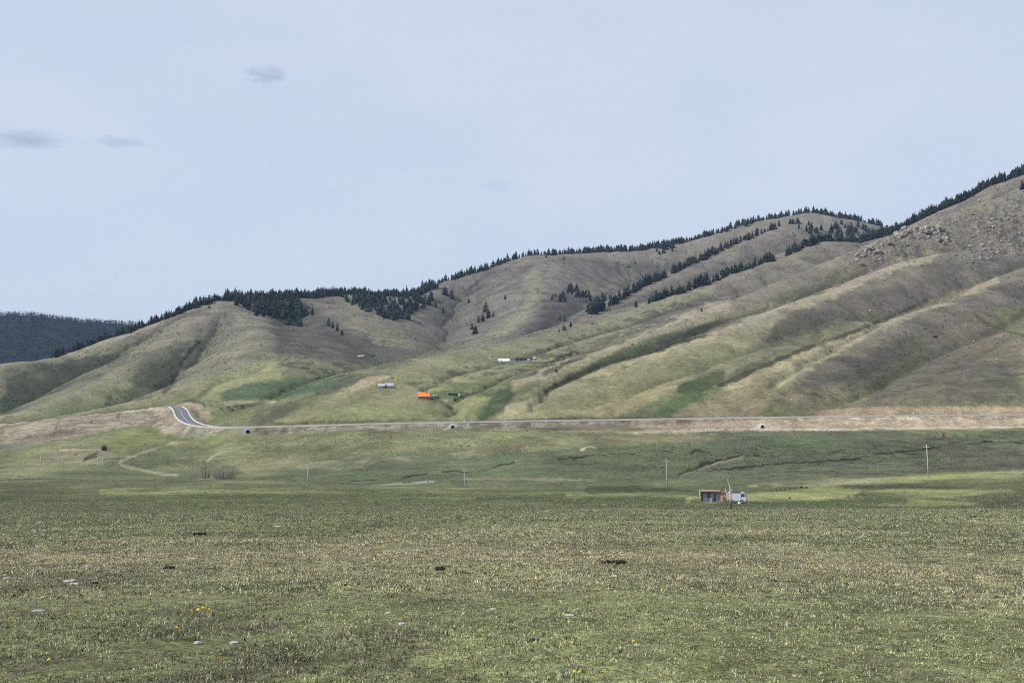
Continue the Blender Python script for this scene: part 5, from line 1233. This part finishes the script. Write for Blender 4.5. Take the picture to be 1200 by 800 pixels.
ST = ((82,681,23,4,'upper of two long flat white stones at the left'),(88,684.5,19,3.5,'lower of two long flat white stones at the left'),(103,664,12,4,'pale flat stone left of the small pointed dung lump'),(8,678,16,3,'flat white stone at the left edge of the picture'),
      (17,665.5,8,2.5,'small white stone near the left edge, above the flat one'),(26,668.5,12,2.5,'pale stone second from the left edge in the dry belt'),(274,753.5,18,4.5,'white flat stone low on the left of the pasture'),(232,754.5,18,6,'rough pale stone just left of the low white flat stone'),
      (51,622.5,6,3,'small white stone far out on the left, right of its neighbour'),(41,623,6,2.5,'small white stone far out on the left'),(248,765,8,2.5,'small white stone below the rough pale stone'),(98,766,5,4,'small round white stone low on the left'),
      (471,731,18,3,'thin white stone in the middle of the lower pasture'),(455,719,14,4,'grey broken stone above the thin white stone'),(177,661,16,2,'thin pale stone above the small pointed dung lump'),(225,655,22,2.5,'long thin pale stone out beyond the pointed dung lump'),
      (578,714,12,3,'pale flat stone in the middle, left of the yellow flower'),(668,624,16,2,'long pale stone far out in the middle'),(792,630.5,7,2.5,'small white stone far out right of the middle'),(640,607,4,2.5,'tiny white stone far out in the middle'),
      (1138,650,16,3.5,'pale flat stone at the right of the pasture'),(1045,650,10,2.5,'small pale stone on the bare patch at the right'),(745,757,12,4,'grey white stone low in the middle right'),(668,721,22,3,'long grey stone left of the middle of the lower pasture'),(1008,630,10,2,'small thin white stone far out at the right'),
      (38,671,10,2.5,'small white stone between two others in the left dry belt'),(45,716,24,3.5,'long grey flat stone on the left'),(325,617,18,2,'thin white stone line far out left of the middle'))
for k, (px, py, w, h, lab) in enumerate(ST):
    q = hit(px, py); s = q[1]/F
    o = MB().lump((0, 0, h*s*.15), (w*s*.32, w*s*.24, h*s*.5), random.Random(200 + k), 9, 5, .22, .35).build('stone', M_stone, None); o.location = q; o.rotation_euler[2] = face(q); tag(o, lab, 'stone', 'pale stones on the pasture')
M_pet = mat('dandelion yellow', (0.85, 0.62, 0.04), 0.7, 0.1, 20); M_stem = mat('flower stem', (0.10, 0.15, 0.05), 0.8, 0.1, 8)
fl = MB(); rf_ = random.Random(4)
for ring, (nn, rr_, zz) in enumerate(((16, 1.0, 0.0), (14, .78, .14), (10, .5, .26), (6, .25, .32))):
    for k in range(nn):
        a = 6.283*k/nn + ring*.2; c, s_ = math.cos(a), math.sin(a); w = .16
        fl.add([(c*.05 - s_*.03, s_*.05 + c*.03, zz), (c*.05 + s_*.03, s_*.05 - c*.03, zz), (c*rr_ + s_*w*.6, s_*rr_ - c*w*.6, zz + .10), (c*rr_ - s_*w*.6, s_*rr_ + c*w*.6, zz + .10)], [(0, 1, 2, 3)])
FLME = fl.mesh('flower_head', M_pet); STME = MB().tube([(0, 0, -.3), (.02, 0, .5), (0, 0, 1)], [.07, .05, .05], 6).mesh('stem', M_stem)
FLW = [(57,783,5,0),(232,720,5,0),(225,721,4,0),(238,719,4,0),(245,721,4,0),(180,722,6,0),(140,693,3,1),(145,697,3,1),(149,695,3,1),(157,692,3,1),(200,742,5,0),(207,741,5,0),(216,741,4,0),(256,780,7,0),(266,780,6,0),(120,777,4,0),(40,690,4,0),(55,693,3,0),(50,704,4,0),(13,731,4,0),(25,718,3,0),(2,777,4,0),(226,682,4,0),(221,695,4,0),
       (588,708,6,0),(579,692,3,0),(310,733,4,0),(336,769,4,0),(380,770,3,0),(350,751,3,0),(452,721,2,0),(372,797,5,0),(610,681,3,0),(855,702,5,0),(851,696,3,0),(742,761,5,0),(834,780,4,0),(840,785,3,0),(673,797,5,0),(679,795,4,0),(710,797,6,0),(794,692,3,0),(880,691,3,0),(895,692,3,0),(970,705,3,0),(1010,745,4,0),(1068,768,4,0),(1110,715,3,0),(1150,787,5,0),(930,758,4,0),(765,722,3,0),(1052,690,3,0),(960,781,4,0)]
DL = {0: 'yellow dandelion flower in the near turf', 1: 'yellow dandelion flower in the tight cluster near the white stones'}
for px, py, w, c in FLW:
    q = hit(px, min(py, 797) + 1.5); s = q[1]/F; r_ = w*s*.42
    t = thing('dandelion', q, DL[c], 'flower', 'dandelions in the pasture', nr.uniform(0, 6))
    h = nr.uniform(.05, .075)
    a = bpy.data.objects.new('stem', STME); COL.objects.link(a); a.parent = t; a.scale = (.04, .04, h)
    b_ = bpy.data.objects.new('flower_head', FLME); COL.objects.link(b_); b_.parent = t; b_.location = (0, 0, h); b_.scale = (r_, r_, r_); b_.rotation_euler = (nr.uniform(.15, .6), nr.uniform(-.3, .3), 0)

# ------------------------------------------------------------------ clouds: small ragged bodies of grey vapour, far beyond the hills
def vapour(name, dens, sc, seed, col=(0.60, 0.68, 0.80)):
    m = bpy.data.materials.new(name); m.use_nodes = True; nt = m.node_tree; nt.nodes.clear(); N, L = nt.nodes.new, nt.links.new
    o = N('ShaderNodeOutputMaterial'); v = N('ShaderNodeVolumePrincipled'); L(v.outputs[0], o.inputs['Volume'])
    v.inputs['Color'].default_value = col + (1,)
    tc = N('ShaderNodeTexCoord'); n = N('ShaderNodeTexNoise'); n.inputs['Scale'].default_value = sc; n.inputs['Detail'].default_value = 5; n.inputs['Roughness'].default_value = .6
    mp = N('ShaderNodeMapping'); mp.inputs['Location'].default_value = (seed, seed * .7, 0); mp.inputs['Scale'].default_value = (1.0, 1.0, 1.6); L(tc.outputs['Object'], mp.inputs[0]); L(mp.outputs[0], n.inputs['Vector'])
    ln = N('ShaderNodeVectorMath'); ln.operation = 'LENGTH'; L(tc.outputs['Object'], ln.inputs[0])
    f = N('ShaderNodeMapRange'); f.inputs[1].default_value = 0.15; f.inputs[2].default_value = 1.0; f.inputs[3].default_value = 0.22; f.inputs[4].default_value = -0.30; L(ln.outputs['Value'], f.inputs[0])
    ad = N('ShaderNodeMath'); ad.operation = 'ADD'; L(n.outputs['Fac'], ad.inputs[0]); L(f.outputs[0], ad.inputs[1])
    mr = N('ShaderNodeMapRange'); mr.inputs[1].default_value = .47; mr.inputs[2].default_value = .75; mr.inputs[3].default_value = 0; mr.inputs[4].default_value = dens; L(ad.outputs[0], mr.inputs[0])
    L(mr.outputs[0], v.inputs['Density']); m.cycles.volume_step_rate = 1.0 if hasattr(m, 'cycles') else 1
    return m
for k, (px, py, w, h, dens, lab) in enumerate(((310,87,84,26,.0095,'small ragged grey cloud, highest in the sky left of the middle'),(26,163,190,20,.0085,'long flat grey cloud at the left edge of the sky'),
        (141,166.5,90,16,.0085,'small flat grey cloud right of the long one'),(582,218,74,18,.0036,'very faint grey wisp in the middle of the sky'))):
    Y = 9000.0; s = Y/F; c = P(px, py, Y)
    bm = bmesh.new(); bmesh.ops.create_icosphere(bm, subdivisions=3, radius=1.0)
    me_ = bpy.data.meshes.new('cloud'); bm.to_mesh(me_); bm.free()
    o = bpy.data.objects.new('cloud', me_); COL.objects.link(o); o.location = c; o.scale = (w*s*.62, w*s*.5, h*s*.75)
    me_.materials.append(vapour('cloud vapour', dens, 2.2, 3.1*k + 1.3)); tag(o, lab, 'cloud', 'small grey clouds')
# ------------------------------------------------------------------ low steppe shrubs and tussocks that roughen the valley floor and the slopes
sg = np.random.default_rng(123)
def clumps(n, r0, r1, th0, th1, size, thin, dark):
    global sb
    u = sg.random(n); r = np.sqrt(r0 * r0 + u * (r1 * r1 - r0 * r0)); th = sg.uniform(th0, th1, n)
    x, y = r * np.sin(th), r * np.cos(th)
    keep = fbm(x / 35, y / 50, 131, 3) + 0.5 * fbm(x / 9, y / 9, 133, 2) > thin
    rd = np.full(n, 99.0); nb = (r > 600) & (r < 1000); rd[nb] = road_dist(x[nb], y[nb])[0]
    keep &= rd > 24
    fi = np.interp(r, RR, _LI).astype(int); fj = np.interp(th, TH, _TI).astype(int); keep &= VIS[fi, fj]
    x, y, fi, fj = x[keep], y[keep], fi[keep], fj[keep]; n = len(x); z = hgrid(x, y)
    s = size * np.exp(sg.normal(0, .35, n)) * np.clip(np.hypot(x, y) / 700, .45, 2.2)
    col = C[fi, fj] * sg.uniform(*dark, (n, 1)); m = 5
    a = sg.uniform(0, 6.28, (n, 1)) + np.arange(m) * 6.283 / m; q = s[:, None] * sg.uniform(.6, 1.2, (n, m))
    ring = np.stack([x[:, None] + q * np.cos(a), y[:, None] + q * np.sin(a), (z - .1)[:, None] + np.zeros((n, m))], -1)
    top = np.stack([x + s * sg.uniform(-.3, .3, n), y + s * sg.uniform(-.3, .3, n), z + s * sg.uniform(.45, 1.0, n)], -1)[:, None]
    V = np.concatenate([ring, top], 1).reshape(-1, 3); b = sb + (m + 1) * np.arange(n)[:, None]
    T = np.concatenate([b + [k, (k + 1) % m, m] for k in range(m)], 0)
    SHV.append(V); SHT.append(T); SHC.append(np.repeat(col, m + 1, 0)); sb += (m + 1) * n
SHV, SHT, SHC, sb = [], [], [], 0
clumps(26000, 120, 380, -.46, .46, .28, .05, (.5, .95))
clumps(60000, 380, 690, -.46, .46, .42, .0, (.5, .95)); clumps(16000, 380, 690, .12, .46, .45, -.2, (.5, 1.3))
clumps(38000, 700, 1500, -.46, .46, .50, .05, (.55, .95)); clumps(22000, 1500, 2600, -.46, .46, .6, .05, (.6, .95))
ob = bpy.data.objects.new('steppe_shrubs', tri_mesh('steppe_shrubs', np.concatenate(SHV), np.concatenate(SHT), np.concatenate(SHC), attr_mat('low shrub', 'leaf', 0.95))); COL.objects.link(ob)
tag(ob, 'low dark shrubs and tussocks scattered over the valley floor and slopes', 'shrubs', None, 'stuff')
# ------------------------------------------------------------------ the air of the valley
hz = bpy.data.materials.new('air'); hz.use_nodes = True; nt = hz.node_tree; nt.nodes.clear()
o_ = nt.nodes.new('ShaderNodeOutputMaterial'); v_ = nt.nodes.new('ShaderNodeVolumePrincipled'); nt.links.new(v_.outputs[0], o_.inputs['Volume'])
v_.inputs['Color'].default_value = (0.48, 0.68, 0.98, 1); v_.inputs['Density'].default_value = HAZE; v_.inputs['Anisotropy'].default_value = 0.2
zmin, zmax = float(GZ.min()) - 1, float(GZ.max()) + 45
hb = MB().box(-7300, 7300, -7300, 7300, zmin, zmax).build('haze', hz); hb['kind'] = 'stuff'; hb['label'] = 'thin blue air over the far hills'
